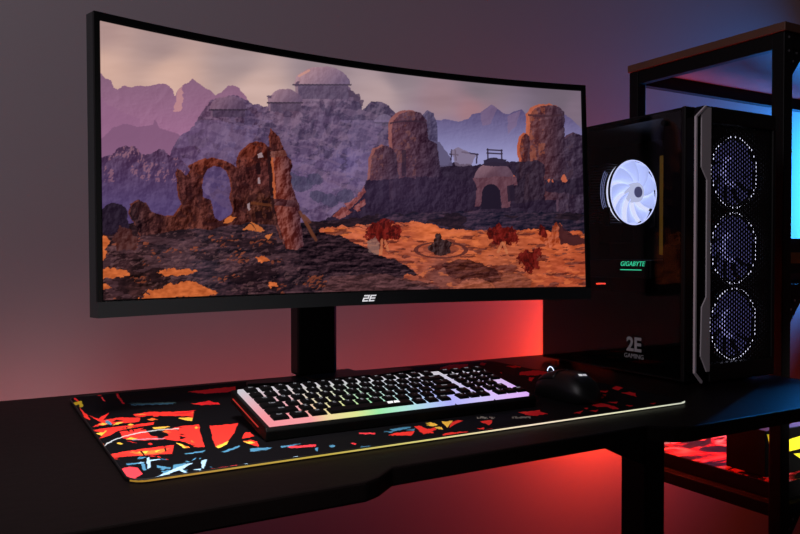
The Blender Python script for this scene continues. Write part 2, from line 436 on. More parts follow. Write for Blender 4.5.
    # dark mounds in front of the sand
    def mound(pts, c, a=1.0):
        k = inside(X, Y, pts)
        put(C, k, np.array(c)+(sG*34)[..., None]*np.array((1.1,.8,.8)), a)
    mound([(300,236),(322,232),(340,236),(356,243),(372,252),(392,260),(410,268),(420,274),(388,276),(360,272),(300,276)], (46,30,38))
    mound([(330,276),(380,274),(420,280),(446,290),(440,300),(320,302)], (88,56,58), 0.8)
    mound([(442,264),(458,259),(478,262),(494,268),(502,278),(488,284),(468,280),(452,278)], (66,32,32), 0.75)
    mound([(452,292),(462,282),(476,278),(490,284),(498,293),(470,298)], (156,88,68), 0.8)
    mound([(488,278),(510,270),(532,280),(530,294),(500,296)], (120,66,56), 0.6)
    put(C, inside(X, Y, [(540,238),(550,234),(555,222),(561,224),(563,243),(548,248)]), np.array((168,78,48))+(sB*40)[..., None], 0.85)
    put(C, inside(X, Y, [(556,222),(563,226),(572,236),(588,238),(588,244),(560,246)]), (60,30,38), 0.85)
    # bushes, the plaza with a statue
    put(C, np.abs(np.hypot((P-441), (Q-250)*3.2)-25) < 2.2, (92,46,44), 0.85)
    put(C, np.hypot((P-441), (Q-249)*3.4) < 18, (120,60,50), 0.5)
    for (x, y, r_) in ((439,235,4),(438,241,6),(445,244,7),(433,247,6),(441,248,9)):
        put(C, np.hypot((X-x), (Y-y)*1.3) < r_, np.array((56,36,38))+(sB*30)[..., None], 0.95)
    def bush(x, y, r_, c=(104,26,22)):
        k = np.hypot((X-x), (Y-y)*1.15)+ (m2*9+n1*6)
        put(C, k < r_, np.array(c)+(sB*34)[..., None]*np.array((1,.45,.4)), 0.95)
        put(C, (k < r_) & (m1 > 0.1), (52,14,16), 0.6)
    for b in ((374,232,9),(385,227,8),(394,234,9),(383,240,8),(497,233,9),(508,235,9),(502,241,7),(527,258,9),(537,252,6),(531,266,8),(544,231,5)): bush(*b)
    for s in ((382,240,381,254),(385,241,388,250),(502,243,498,252),(503,243,507,253)): put(C, seg_dist(P, Q, *s) < 1.3, (196,120,84), 0.8)
    put(C, inside(X, Y, [(366,242),(374,238),(379,246),(378,254),(369,253)]), (140,110,104), 0.75)
    # left dark rocks and the fallen column
    put(C, inside(X, Y, [(94,212),(104,208),(112,202),(122,204),(127,212),(130,232),(94,236)]), np.array((44,32,48))+(sB*14)[..., None])
    put(C, inside(X, Y, [(112,238),(120,226),(130,228),(140,240),(136,250),(118,250)]), np.array((84,48,46))+(sB*24)[..., None], 0.9)
    # big broken arch
    arch = [(175.5,172),(177,169),(181,170),(186,176),(190,170),(187.5,165.5),(191,164),(199,160),(206,158),(212,157.5),(220,159),(226,161),(232,164),(236.5,167),(237,158),(240,152),(244,148.5),(248,144),(252,142),(258,141.5),(263,143),(269,147),(269.5,134),(270.5,128.5),(274,132),(279,137),(282,145),(285,151),(286,156),(291,160),(292,168),(290.5,174),(292.5,188),(297,199),(299.5,207),(301,226),(303,246),(296,250),(286,249),(280,238),(276,226),(262,224),(249,222),(240,225),(223,226),(212,230),(190,229),(176,230),(160,234),(140,236),(136,226),(128,214),(130,204),(138,199),(146,203),(152,212),(164,216),(173,216),(177,210),(181,204),(178,196),(176.5,188)]
    hole = [(203,196),(202.5,184),(204,176),(208,169),(214,166),(221,167),(226,171),(229.5,179),(231,190),(229,197),(232,208),(232,213),(226,218),(220,221),(215,218),(213,210),(211,200),(204.5,198)]
    mk = inside(Xs, Ys, arch) & ~inside(P+n1*1.2, Q+n2*1.2, hole)
    a = idw(P, Q, [(182,185,(86,44,44)),(182,222,(98,50,42)),(210,162,(112,50,38)),(240,180,(84,42,42)),(255,150,(112,48,36)),(262,175,(92,46,46)),(278,150,(88,42,40)),(285,190,(82,46,54)),(294,235,(84,52,56)),(235,215,(76,36,34)),(262,205,(86,46,36)),(150,215,(78,42,42)),(135,215,(60,38,44))], 3)
    put(C, mk, a*0.90 + (hT*25+hS*14)[..., None]*np.array((1,.7,.62)))
    put(C, mk & (fbm(P/5, Q/4, 4, 55) > 0.60), (50,24,28), 0.55)
    edge = mk & ~(inside(Xs-1.8, Ys-1.0, arch) & ~inside(P-1.6+n1*1.2, Q+n2*1.2, hole))
    put(C, edge & (m2 > -0.12), (150,78,60), 0.45)
    for pts in ([(223,222),(230,216),(237,216),(230,222)],[(250,222),(258,225),(266,230),(256,231)],[(244,228),(250,224),(256,232)],[(264,236),(274,232),(268,240)]):
        put(C, inside(X, Y, pts), (226,128,66), 0.8)
    for pts in ([(257,154),(262,153),(263,157),(258,158)],[(258,178),(260,177),(260.5,184),(258,184)],[(247,205),(249.5,203),(250,210),(248,211)],[(271,196),(275,195),(275,198),(271,198)]):
        put(C, inside(Xs, Ys, pts), (164,144,150), 0.9)
    for pts in ([(256,163),(260,162),(261,174),(257,174)],[(262,200),(268,200),(268,206),(263,208)],[(255,212),(262,210),(263,218),(256,219)],[(266,212),(272,211),(272,219),(267,219)]):
        put(C, inside(Xs, Ys, pts), (34,16,20), 0.85)
    put(C, seg_dist(P, Q, 252, 203, 276, 206) < 1.4, (112,62,38), 0.7)
    put(C, inside(Xs, Ys, [(274,198),(280,200),(296,200),(299,206),(284,210),(275,207)]), np.array((96,54,58))+(sB*24)[..., None], 0.8)
    put(C, inside(Xs, Ys, [(267,150),(271,152),(273,172),(275,196),(277,212),(273,214),(270,190),(268,170)]), (40,20,24), 0.75)
    colm = [(271,154),(284,152),(288,158),(291,172),(292,186),(297,200),(299,208),(302,232),(303,246),(297,250),(286,249),(281,232),(276,214),(274,196),(272,172)]
    cm = inside(Xs, Ys, colm)
    fx = np.clip((P-276-(Q-150)*0.14)/16, 0, 1)[..., None]
    put(C, cm, np.array((122,62,54))*(1-fx)+np.array((70,40,50))*fx + (hT*22+sB*10)[..., None])
    put(C, cm & ~inside(Xs-2.0, Ys-0.4, colm) & (Q < 205), (196,104,62), 0.75)
    put(C, inside(Xs, Ys, [(270,152),(286,150),(288,156),(271,158)]), np.array((118,72,66))+(hT*20)[..., None], 0.95)
    put(C, cm & (np.abs(Q-203-(P-286)*0.1) < 3.4), np.array((74,42,48))+(f4*26)[..., None], 0.85)
    for s in ((300,212,313,236),(304,216,310,222),(306,222,316,240)): put(C, seg_dist(P, Q, *s) < 1.5, (108,62,44), 0.8)
    # soft dusk haze in front of the towers
    hz = np.exp(-((P-400)/60)**2-((Q-190)/26)**2)
    C[...] = C*(1-0.25*hz[..., None])+np.array((86,70,104))*0.25*hz[..., None]
    C = np.clip(C, 0, 255)
    return 255*(C/255)**1.10          # the display's contrast

# ------------------------------------------------------------------ the print on the desk mat
def shard_print(P, Q):
    P = P+(fbm(P/2.5, Q/2.5, 2, 3)-0.5)*1.6; Q = Q+(fbm(P/2.5, Q/2.5, 2, 9)-0.5)*1.0
    C = np.zeros(P.shape+(3,))+np.array((11,10,13))
    red = (232,52,44); pink = (238,62,72); yel = (246,190,70); ora = (242,112,48); blu = (74,128,160); ice = (160,196,222); blk = (11,10,13)
    def sh(ox, oy, k, col, *polys):
        for pl in polys: put(C, inside(P, Q, [(ox+x/k, oy+y/k) for x, y in pl]), col)
    A = (80, 395, 4.706)
    sh(*A, red, [(250,90),(330,78),(420,80),(540,73),(532,100),(380,98),(345,104),(262,101)],
       [(40,95),(85,112),(138,82),(108,118),(180,106),(282,106),(278,126),(205,132),(120,140),(60,150),(98,128)],
       [(45,168),(110,156),(240,142),(352,127),(345,139),(230,158),(180,168),(140,190),(90,205),(120,176)],
       [(185,172),(300,155),(335,192),(372,185),(400,165),(470,148),(558,138),(572,190),(592,246),(505,244),(455,214),(400,208),(300,214),(205,204)],
       [(608,146),(690,138),(745,132),(722,185),(690,222),(640,244),(618,214)],
       [(130,282),(200,268),(290,254),(442,234),(432,276),(330,284),(250,286),(140,296)],
       [(775,180),(800,176),(800,200),(768,204)], [(520,40),(650,36),(660,44),(560,46)], [(0,60),(30,90),(50,120),(20,105)])
    sh(*A, pink, [(188,350),(232,338),(268,342),(294,370),(262,392),(222,386)], [(612,352),(660,340),(740,330),(738,342),(650,350)], [(380,388),(470,372),(500,376),(400,398)],
       [(170,0),(178,0),(207,40),(200,40)], [(100,8),(106,8),(120,30),(112,30)])
    sh(*A, yel, [(72,182),(128,166),(100,192)], [(455,108),(532,104),(528,124),(490,118)], [(338,152),(430,146),(400,156),(350,160)], [(640,242),(700,215),(692,232),(650,250)], [(455,225),(470,222),(500,250),(488,250)], [(0,40),(18,48),(12,56),(0,50)])
    sh(*A, ora, [(232,272),(330,262),(424,250),(392,270),(300,282)], [(470,222),(510,226),(540,244),(500,250)])
    sh(*A, yel, [(270,268),(320,262),(310,276)], [(350,262),(380,258),(360,270)])
    sh(*A, blk, [(300,100),(340,96),(372,130),(330,126)], [(330,190),(400,172),(420,190),(380,206)], [(432,214),(470,214),(545,240),(520,248)], [(215,150),(222,150),(235,175),(228,175)], [(240,150),(246,150),(258,172),(250,172)],
       [(400,110),(470,100),(450,130),(410,140)], [(388,235),(396,232),(410,262),(402,268)], [(280,262),(290,262),(310,284),(300,286)])
    rnd = random.Random(5)
    for k in range(46):                      # slivers among the big shapes
        x = rnd.uniform(40, 560); y = rnd.uniform(80, 300); l = rnd.uniform(14, 60); w_ = rnd.uniform(2, 7); a_ = rnd.uniform(-0.35, 0.3)
        c_ = rnd.choice((blk, blk, blk, red, (190,36,34), ora, yel))
        dx, dy = math.cos(a_)*l, math.sin(a_)*l
        if x+dx < 590: sh(*A, c_, [(x, y), (x+dx*0.4, y+dy*0.4-w_), (x+dx, y+dy), (x+dx*0.5, y+dy*0.5+w_*0.6)])
    for k in range(26):
        x = rnd.uniform(190, 780); y = rnd.uniform(300, 385); l = rnd.uniform(14, 50); w_ = rnd.uniform(2, 6); a_ = rnd.uniform(-0.6, 0.5)
        dx, dy = math.cos(a_)*l, math.sin(a_)*l
        if y < 420-x*0.1: sh(*A, rnd.choice((blu, blu, blk, (50,90,120), ice, red)), [(x, y), (x+dx*0.4, y+dy*0.4-w_), (x+dx, y+dy), (x+dx*0.5, y+dy*0.5+w_*0.6)])
    sh(*A, blu, [(288,318),(302,318),(310,354),(296,356)], [(358,330),(430,342),(420,348),(368,344)], [(488,276),(592,260),(580,268),(500,280)], [(662,268),(752,236),(756,242),(690,270)], [(215,322),(280,318),(280,324),(222,328)], [(440,330),(500,318),(490,340),(440,350)], [(705,344),(738,332),(734,352),(712,356)], [(240,46),(440,38),(440,42),(244,49)], [(118,122),(132,118),(150,136),(146,142),(126,136)], [(380,358),(420,352),(440,362),(400,372)])
    sh(*A, ice, [(314,296),(326,292),(332,340),(318,348)], [(505,322),(530,322),(478,350),(380,384),(320,402),(410,362)], [(572,308),(597,304),(582,348),(572,340)], [(320,306),(378,300),(378,305),(326,312)], [(470,340),(520,372),(505,378),(462,350)], [(530,352),(572,346),(566,354)])
    pts = [(104,250),(130,228),(170,208),(230,188),(300,174),(370,164),(465,158)]
    for (x0, y0), (x1, y1) in zip(pts[:-1], pts[1:]):
        put(C, seg_dist(P, Q, 80+x0/4.706, 395+y0/4.706, 80+x1/4.706, 395+y1/4.706) < 0.5, (200,205,212), 0.9)
    put(C, seg_dist(P, Q, 80+250/4.706, 395+210/4.706, 80+400/4.706, 395+205/4.706) < 0.4, (150,160,190), 0.8)
    # black legs crossing the red block
    sh(180, 390, 7.63, blk, [(105,150),(230,120),(420,110),(440,190),(330,215),(225,250),(235,300),(250,370),(272,430),(190,440),(165,360),(140,250),(100,230)], [(440,290),(500,300),(470,380),(385,440),(360,420),(410,350)])
    sh(180, 390, 7.63, red, [(470,370),(500,322),(540,330),(562,352)], [(475,392),(540,380),(590,392),(604,430),(560,424)], [(280,0),(390,0),(380,14),(290,14)])
    sh(180, 390, 7.63, yel, [(480,394),(545,392),(575,404),(530,412)])
    B = (250, 420, 3.478)
    sh(*B, pink, [(130,92),(228,85),(228,92),(138,98)], [(378,44),(436,44),(436,49),(380,49)], [(350,80),(372,82),(360,86)])
    sh(*B, blu, [(365,103),(390,92),(418,90),(425,102),(390,110)], [(0,100),(30,96),(78,96),(60,104),(0,110)], [(275,88),(290,85),(298,92),(284,97)], [(228,96),(238,95),(236,108),(228,108)], [(485,32),(560,22),(556,28),(500,40)], [(540,35),(575,30),(570,38)], [(578,78),(630,70),(660,72),(600,84)], [(106,90),(180,82),(150,90),(112,96)], [(465,40),(500,38),(490,44)], [(520,50),(565,48),(560,54)])
    sh(*B, ice, [(120,138),(160,126),(205,124),(232,128),(200,142),(140,150)], [(84,152),(120,146),(140,152),(100,158)], [(0,160),(24,156),(30,164),(0,170)], [(310,116),(345,112),(372,110),(340,122)])
    sh(*B, red, [(498,46),(572,38),(562,54),(482,53)], [(572,22),(590,20),(642,45),(600,46)], [(590,40),(640,26),(648,34),(604,50)], [(676,46),(705,42),(742,46),(800,36),(800,54),(730,62),(690,60)])
    sh(*B, yel, [(666,6),(706,2),(686,28)], [(612,18),(640,10),(652,18),(636,22)], [(640,28),(668,24),(672,34)])
    D = (380, 340, 4.99)
    sh(*D, yel, [(226,418),(256,410),(278,420),(262,426),(250,418)], [(268,436),(300,432),(300,448)])
    sh(*D, red, [(308,470),(360,462),(420,456),(470,462),(560,440),(580,448),(500,468),(400,488),(330,490)], [(358,410),(395,398),(415,402),(380,418),(344,440)], [(498,406),(560,398),(556,412),(545,426),(525,418)], [(480,440),(520,438),(516,448)], [(690,360),(800,350),(800,374),(740,372)], [(676,436),(780,424),(770,436),(720,446)])
    for (x0, x1, yy) in ((484,572,388),(660,752,386)):
        k = (P > 380+x0/4.99) & (P < 380+x1/4.99) & (np.abs(Q-(340+yy/4.99)) < 1.0) & (fbm(P/1.2, Q/1.2, 2, 7) > 0.46)
        put(C, k, (150,140,128), 0.8)
    E = (520, 350, 4.444)
    dr = (214,34,40)
    sh(*E, dr, [(18,286),(70,268),(122,284),(64,293)], [(0,345),(62,334),(84,344),(0,354)], [(278,137),(300,128),(318,140),(292,148)], [(332,176),(370,182),(394,180),(380,190),(350,184)], [(408,170),(430,160),(458,168),(436,180)], [(450,190),(486,186),(512,192),(518,208),(486,198)], [(318,244),(360,236),(392,242),(414,252),(350,254)], [(336,210),(372,208),(362,218)], [(386,232),(436,230),(428,238)], [(308,270),(350,266),(340,276)], [(238,280),(280,270),(266,282)], [(466,244),(504,246),(490,252)], [(576,237),(604,236),(592,242)], [(366,198),(384,198),(380,206)], [(380,248),(420,250),(444,262),(410,262)], [(286,258),(300,256),(298,264)], [(80,330),(104,330),(96,336)],
       [(84,96),(116,94),(110,104)], [(0,98),(60,90),(140,96),(150,104),(70,112),(0,112)], [(40,122),(64,122),(52,140),(40,136)], [(70,38),(134,38),(132,48),(78,48)], [(210,62),(240,60),(236,68)], [(120,142),(160,140),(150,150)])
    sh(440, 350, 6.68, dr, [(0,118),(60,100),(190,92),(186,118),(90,128),(0,132)], [(270,84),(310,86),(296,104),(268,100)], [(440,108),(520,100),(560,110),(500,120)], [(400,148),(414,148),(410,158)])
    sh(60, 350, 2.963, dr, [(378,124),(440,116),(520,108),(520,122),(430,130)], [(400,158),(440,150),(476,160),(420,164)], [(330,190),(402,178),(380,188)], [(108,124),(116,124),(122,136),(114,136)], [(160,120),(164,120),(192,160),(186,160)], [(38,140),(44,140),(60,156),(54,156)])
    sh(60, 350, 2.963, (190,160,40), [(28,160),(64,150),(70,168),(58,170),(56,160),(34,168)])
    sh(60, 350, 2.963, (70,96,96), [(200,158),(340,154),(346,157),(240,161)])
    return C
# ------------------------------------------------------------------ materials
M = {}
M['wall'] = mat('wall_paint', (150,142,146), 0.85, noise=(3.0, (156,148,152)), spec=0.15)
M['floor'] = mat('dark_floor', (52,48,50), 0.6, noise=(9.0, (44,41,43)))
M['desk'] = mat('desk_laminate', (10,7,7), 0.45, noise=(60.0, (13,8,8)), bump=(900.0, 0.15), spec=0.035)
M['desk_edge'] = mat('desk_edge_band', (20,18,18), 0.4)
M['black_metal'] = mat('black_powder_coat', (9,9,9), 0.5, spec=0.15, bump=(700.0, 0.1))
M['plastic'] = mat('monitor_plastic', (30,31,33), 0.42, spec=0.4, bump=(1200.0, 0.08))
M['black'] = mat('black_plastic', (9,9,10), 0.45, spec=0.2)
M['gloss'] = mat('gloss_black', (5,5,5), 0.2, spec=0.06)
M['key'] = mat('keycap_plastic', (7,7,8), 0.45, spec=0.1)
M['glow_white'] = emat('white_led', (215,225,255), 1.6)
M['legend'] = emat('keycap_legend_light', (205,205,215), 0.45)
M['logo'] = mat('pale_glowing_logo', (225,225,228), 0.5, emit=(215,215,220), strength=0.75)  # pale logo that also gives off its own glow
M['grey_print'] = mat('grey_logo_print', (150,148,152), 0.5)
M['trim'] = mat('grey_case_trim', (198,188,194), 0.45, spec=0.4)
M['wood'] = mat('walnut_board', (108,66,44), 0.55, noise=(14.0, (72,44,32)))
M['screw'] = mat('steel_screw', (190,190,195), 0.3, metal=1.0)

# ------------------------------------------------------------------ the setting
def struct(name, bm, m):
    o = obj(name, bm, m); o['kind'] = 'structure'; return o
Z0 = 0.75                                    # desk top
b = bmesh.new(); bx(b, -2.6, 3.6, 1.40, 1.50, 0, 2.7); struct('wall_back', b, M['wall'])
b = bmesh.new(); bx(b, 3.6, 3.7, -2.6, 1.50, 0, 2.7); struct('wall_right', b, M['wall'])
b = bmesh.new(); bx(b, -2.7, -2.6, -2.6, 1.50, 0, 2.7); struct('wall_left', b, M['wall'])
b = bmesh.new(); bx(b, -2.7, 3.7, -2.6, 1.50, -0.1, 0); struct('floor', b, M['floor'])
b = bmesh.new(); bx(b, -2.6, 3.6, 1.385, 1.40, 0, 0.08, 0.004); struct('baseboard_back', b, M['black'])

# ------------------------------------------------------------------ desk
desk = thing('desk', 'black gaming desk with a scooped front edge under the monitor', 'desk', (0.55, 0.94, 0))
DX, DY = 0.55, 0.94
def shift(o, dx, dy, dz=0):
    o.location = (dx, dy, dz)
    return o
xl, xr, yf, yb = -0.15 - DX, 1.25 - DX, 0.63 - DY, 1.25 - DY
top = [(xl+0.02, yf), (0.327-DX, yf), (0.345-DX, yf+0.008), (0.372-DX, yf+0.03), (0.74-DX, yf+0.03), (0.765-DX, yf+0.008), (0.785-DX, yf), (xr-0.02, yf), (xr, yf+0.02), (xr, yb), (xl, yb), (xl, yf+0.02)]
b = bmesh.new(); prism(b, top, 'z', Z0-0.020, Z0, 0.0025); obj('desktop', b, M['desk'], desk)
b = bmesh.new(); bx(b, 0.085-DX, 1.012-DX, -0.02, 0.03, Z0-0.060, Z0-0.0205, 0.003); obj('cross_beam', b, M['black_metal'], desk)
for sx, name in ((1.018-DX, 'leg'), (0.03-DX, 'leg')):
    b = bmesh.new(); bx(b, sx, sx+0.050, -0.028, 0.027, 0.0405, Z0-0.0205, 0.003)
    leg = obj(name, b, M['black_metal'], desk)
    b = bmesh.new()                                            # gusset that carries the top, long way front to back
    prism(b, [(-0.22, Z0-0.0205), (0.24, Z0-0.0205), (0.24, Z0-0.032), (0.06, Z0-0.06), (-0.06, Z0-0.06), (-0.22, Z0-0.032)], 'x', sx+0.004, sx+0.046, 0.002)
    prism(b, [(sx-0.045, Z0-0.0205), (sx+0.09, Z0-0.0205), (sx+0.09, Z0-0.026), (sx+0.053, Z0-0.045), (sx-0.003, Z0-0.045), (sx-0.045, Z0-0.026)], 'y', -0.03, 0.03, 0.002)
    prism(b, [(sx-0.001, Z0-0.150), (sx-0.001, Z0-0.0205), (sx-0.20, Z0-0.0205), (sx-0.20, Z0-0.06), (sx-0.040, Z0-0.134)] if sx > 0 else [(sx+0.051, Z0-0.150), (sx+0.051, Z0-0.0205), (sx+0.25, Z0-0.0205), (sx+0.25, Z0-0.06), (sx+0.090, Z0-0.134)], 'y', -0.026, -0.022)
    obj('bracket', b, M['black_metal'], leg)
    b = bmesh.new(); bx(b, sx-0.005, sx+0.055, -0.27, 0.27, 0.012, 0.04, 0.006); obj('foot', b, M['black_metal'], leg)
    for yy in (-0.24, 0.24):
        b = bmesh.new(); cyl(b, (sx+0.025, yy, 0.006), 'z', 0.02, 0.012, 20); obj('levelling_pad', b, M['black'], leg)

# ------------------------------------------------------------------ desk mat
PX0, PX1, PY0, PY1, PT = 0.130, 0.905, 0.729, 1.205, 0.004
pad = thing('desk_mat', 'large black desk mat printed with red and blue shards, glowing front edge', 'desk mat', (0.513, 0.97, Z0))
NU, NV = 980, 520
uu, vv = np.meshgrid(np.linspace(0, 1, NU), np.linspace(0, 1, NV))
rc = 0.018
xx = PX0 + (PX1-PX0)*uu; yy = PY0 + (PY1-PY0)*vv
# round the corners: squeeze rows near front and back
dyc = np.clip(rc - np.minimum(yy-PY0, PY1-yy), 0, rc)
ins = rc - np.sqrt(np.maximum(rc*rc-dyc*dyc, 0))
xx = PX0+ins + (PX1-PX0-2*ins)*uu
zz = np.full_like(xx, Z0+PT)
pos = np.stack([xx, yy, zz], -1)
p_, q_ = measure(pos.reshape(-1, 3))
pc = shard_print(p_.reshape(xx.shape), q_.reshape(xx.shape))
pm = bpy.data.materials.new('printed_cloth'); pm.use_nodes = True
nt = pm.node_tree; bs = nt.nodes['Principled BSDF']
at = nt.nodes.new('ShaderNodeAttribute'); at.attribute_name = 'picture'
nt.links.new(at.outputs['Color'], bs.inputs['Base Color']); bs.inputs['Roughness'].default_value = 0.8; bs.inputs['Specular IOR Level'].default_value = 0.04
cloth = grid_mesh('printed_surface', pos - np.array((0.513, 0.97, Z0)), pc, pm, pad)
b = bmesh.new()
outl = []
for cx_, cy_, a0 in ((PX1-rc, PY1-rc, 0), (PX0+rc, PY1-rc, 90), (PX0+rc, PY0+rc, 180), (PX1-rc, PY0+rc, 270)):
    for k in range(7):
        a = R(a0+k*15); outl.append((cx_+rc*math.cos(a)-0.513, cy_+rc*math.sin(a)-0.97))
prism(b, outl, 'z', 0.0, PT-0.0003); obj('rubber_base', b, M['black'], pad)
# glowing edge strip: yellow at the left, cream to the right
gm = bpy.data.materials.new('edge_light'); gm.use_nodes = True
nt = gm.node_tree; nt.nodes.clear()
tc = nt.nodes.new('ShaderNodeTexCoord'); sp = nt.nodes.new('ShaderNodeSeparateXYZ'); mr = nt.nodes.new('ShaderNodeMapRange')
mr.inputs[1].default_value = PX0-0.513; mr.inputs[2].default_value = PX1-0.513
cr = nt.nodes.new('ShaderNodeValToRGB')
stops = [(0.0,(150,110,40)),(0.08,(170,130,60)),(0.25,(184,160,70)),(0.42,(205,195,120)),(0.62,(235,215,190)),(0.85,(215,215,180)),(1.0,(190,195,180))]
while len(cr.color_ramp.elements) < len(stops): cr.color_ramp.elements.new(0.5)
for e_, (ps, c) in zip(cr.color_ramp.elements, stops): e_.position = ps; e_.color = rgba(c)
em = nt.nodes.new('ShaderNodeEmission'); em.inputs['Strength'].default_value = 1.15; ou = nt.nodes.new('ShaderNodeOutputMaterial')
nt.links.new(tc.outputs['Object'], sp.inputs[0]); nt.links.new(sp.outputs['X'], mr.inputs[0]); nt.links.new(mr.outputs[0], cr.inputs[0]); nt.links.new(cr.outputs[0], em.inputs[0]); nt.links.new(em.outputs[0], ou.inputs[0])
pts = [(PX0+rc*(1-math.cos(R(a)))-0.513, PY0+rc*(1-math.sin(R(a)))-0.97, 0.0026) for a in (30, 50, 70, 90)]
pts += [(PX0+rc+(PX1-PX0-2*rc)*k/30-0.513, PY0-0.97, 0.0026) for k in range(1, 31)]
pts += [(PX1-rc*(1-math.cos(R(a)))-0.513, PY0+rc*(1-math.sin(R(a)))-0.97, 0.0026) for a in (70, 50)]
b = bmesh.new(); tube(b, pts, 0.0013, 8); part_label(obj('light_strip', b, gm, pad), 'yellow to cream glowing light strip along the front edge')
# stitched rim
b = bmesh.new(); o2 = outl + outl[:1]
tube(b, [(x, y, 0.0037) for x, y in o2[6:22]], 0.0011, 6); obj('stitched_edge', b, M['black'], pad)

# ------------------------------------------------------------------ monitor
MX, RC, HALF = 0.5390, 1.5, 0.4025
PHI = math.asin(HALF/RC)
YB, ZB, ZT, TILT = 0.966, 0.965-0.0765, 0.965+0.2975, R(2.3)
mon = thing('curved_monitor', 'wide curved black monitor showing desert ruins at dusk', 'monitor', (MX, 1.17, Z0))
def mpos(phi, z, d=0.0):
    """a point on the curved front (d metres behind it), in world space"""
    r = RC + d
    x = MX + r*math.sin(phi); y = YB - RC*math.cos(PHI) + r*math.cos(phi)
    h = z - ZB
    return (x, y + h*math.sin(TILT), ZB + h*math.cos(TILT))
def curved_slab(bm, p0, p1, z0, z1, d0, d1, n=48, nz=1):
    rows = []
    for i in range(n+1):
        ph = p0+(p1-p0)*i/n
        ring = [mpos(ph, z0, d0), mpos(ph, z1, d0), mpos(ph, z1, d1), mpos(ph, z0, d1)]
        rows.append([bm.verts.new(Vector(p)-Vector((MX, 1.17, Z0))) for p in ring])
    for i in range(n):
        for j in range(4):
            bm.faces.new((rows[i][j], rows[i+1][j], rows[i+1][(j+1) % 4], rows[i][(j+1) % 4]))
    bm.faces.new(rows[0]); bm.faces.new(rows[-1][::-1])
b = bmesh.new(); curved_slab(b, -PHI, PHI, ZB, ZT, 0.004, 0.022)
curved_slab(b, -PHI*0.8, PHI*0.8, ZB+0.03, ZT-0.03, 0.0225, 0.040)
obj('housing', b, M['plastic'], mon)
fr = 0.0060/RC; TB, CH = 0.0082, 0.0195
b = bmesh.new()
curved_slab(b, -PHI, PHI, ZT-TB, ZT, -0.0005, 0.0039)
curved_slab(b, -PHI, -PHI+fr, ZB+CH, ZT-TB, -0.0005, 0.0039, 3); curved_slab(b, PHI-fr, PHI, ZB+CH, ZT-TB, -0.0005, 0.0039, 3)
obj('bezel', b, M['black'], mon)
b = bmesh.new(); curved_slab(b, -PHI, PHI, ZB, ZB+CH, -0.001, 0.0039); chin = obj('chin', b, M['plastic'], mon)
NU, NV = 860, 430
ph, zs = np.meshgrid(np.linspace(-PHI+fr, PHI-fr, NU), np.linspace(ZB+CH, ZT-TB, NV))
r_ = RC + 0.002
h_ = zs - ZB
pos = np.stack([MX+r_*np.sin(ph), YB-RC*math.cos(PHI)+r_*np.cos(ph)+h_*math.sin(TILT), ZB+h_*math.cos(TILT)], -1)
p_, q_ = measure(pos.reshape(-1, 3))
sc_ = desert_picture(p_.reshape(ph.shape), q_.reshape(ph.shape))
# the few unlit millimetres round the picture
edge = (ph < -PHI+fr+0.0014) | (ph > PHI-fr-0.0014) | (zs > ZT-TB-0.002) | (zs < ZB+CH+0.002)
sc_[edge] = (6, 6, 7)
sm = bpy.data.materials.new('lit_display'); sm.use_nodes = True
nt = sm.node_tree; nt.nodes.clear()
at = nt.nodes.new('ShaderNodeAttribute'); at.attribute_name = 'picture'
em = nt.nodes.new('ShaderNodeEmission'); ou = nt.nodes.new('ShaderNodeOutputMaterial')
nt.links.new(at.outputs['Color'], em.inputs[0]); nt.links.new(em.outputs[0], ou.inputs[0]); em.inputs[1].default_value = 1.0
part_label(grid_mesh('screen', pos - np.array((MX, 1.17, Z0)), sc_, sm, mon), 'lit screen showing ruined arches and towers in a desert')
# chin logo
b = bmesh.new(); logo_bars(b, 0.0205, 0.0098, 0.45, 0.2)
lo = obj('logo', b, M['logo'], chin); p = Vector(mpos(math.asin((0.5345-MX)/RC), ZB+CH*0.53, -0.0012)) - Vector((MX, 1.17, Z0))
lo.location = p; lo.rotation_euler = (R(90)-TILT, 0, 0)
# stand
b = bmesh.new(); bx(b, -0.060, 0.012, 0.0, 0.036, 0.012, 0.36, 0.005)
obj('stand_column', b, M['black'], mon)
b = bmesh.new(); bx(b, -0.045, 0.045, -0.105, 0.0, 0.245, 0.325, 0.006); bx(b, -0.03, 0.03, -0.06, -0.0, 0.26, 0.31, 0.006)
obj('mounting_plate', b, M['black'], mon)
b = bmesh.new(); bx(b, -0.052, 0.052, -0.05, 0.034, PT+0.0003, 0.013, 0.004)
for s in (-1, 1):
    prism(b, [(s*0.02, -0.02), (s*0.05, -0.05), (s*0.155, -0.022), (s*0.15, 0.0), (s*0.05, 0.02)], 'z', PT+0.0003, 0.011, 0.002)
obj('stand_base', b, M['black'], mon)

# ------------------------------------------------------------------ keyboard
kb = thing('keyboard', 'black backlit keyboard with rainbow glow between its keys', 'keyboard', (0.4865, 0.806, Z0+PT))
KT, KW, KD = R(10), 0.392, 0.133
tilt = Matrix.Rotation(KT, 4, 'X')
TH = 0.017
b = bmesh.new()
t = bmesh.new()
side = [(0.0, 0.0), (KD, 0.0), (KD, TH-0.001), (0.004, TH-0.001), (0.0, TH-0.005)]
prism(t, side, 'x', -KW/2, KW/2, 0.0015); join(b, t, tilt)
obj('case', b, mat('keyboard_case', (7,7,7), 0.55, spec=0.08), kb)
b = bmesh.new(); t = bmesh.new(); bx(t, -KW/2-0.0012, -KW/2-0.0002, 0.025, KD-0.012, 0.0080, 0.0090); join(b, t, tilt)
part_label(obj('side_line', b, emat('red_side_glow', (200,60,52), 0.7), kb), 'thin red glowing line on the left side')  # emissive red line along the left of the case
for s in (-1, 1):
    b = bmesh.new(); bx(b, s*0.15-0.014, s*0.15+0.014, KD*math.cos(KT)-0.022, KD*math.cos(KT)-0.014, 0.0, KD*math.sin(KT)-0.0015, 0.001); obj('rear_foot', b, M['black'], kb)
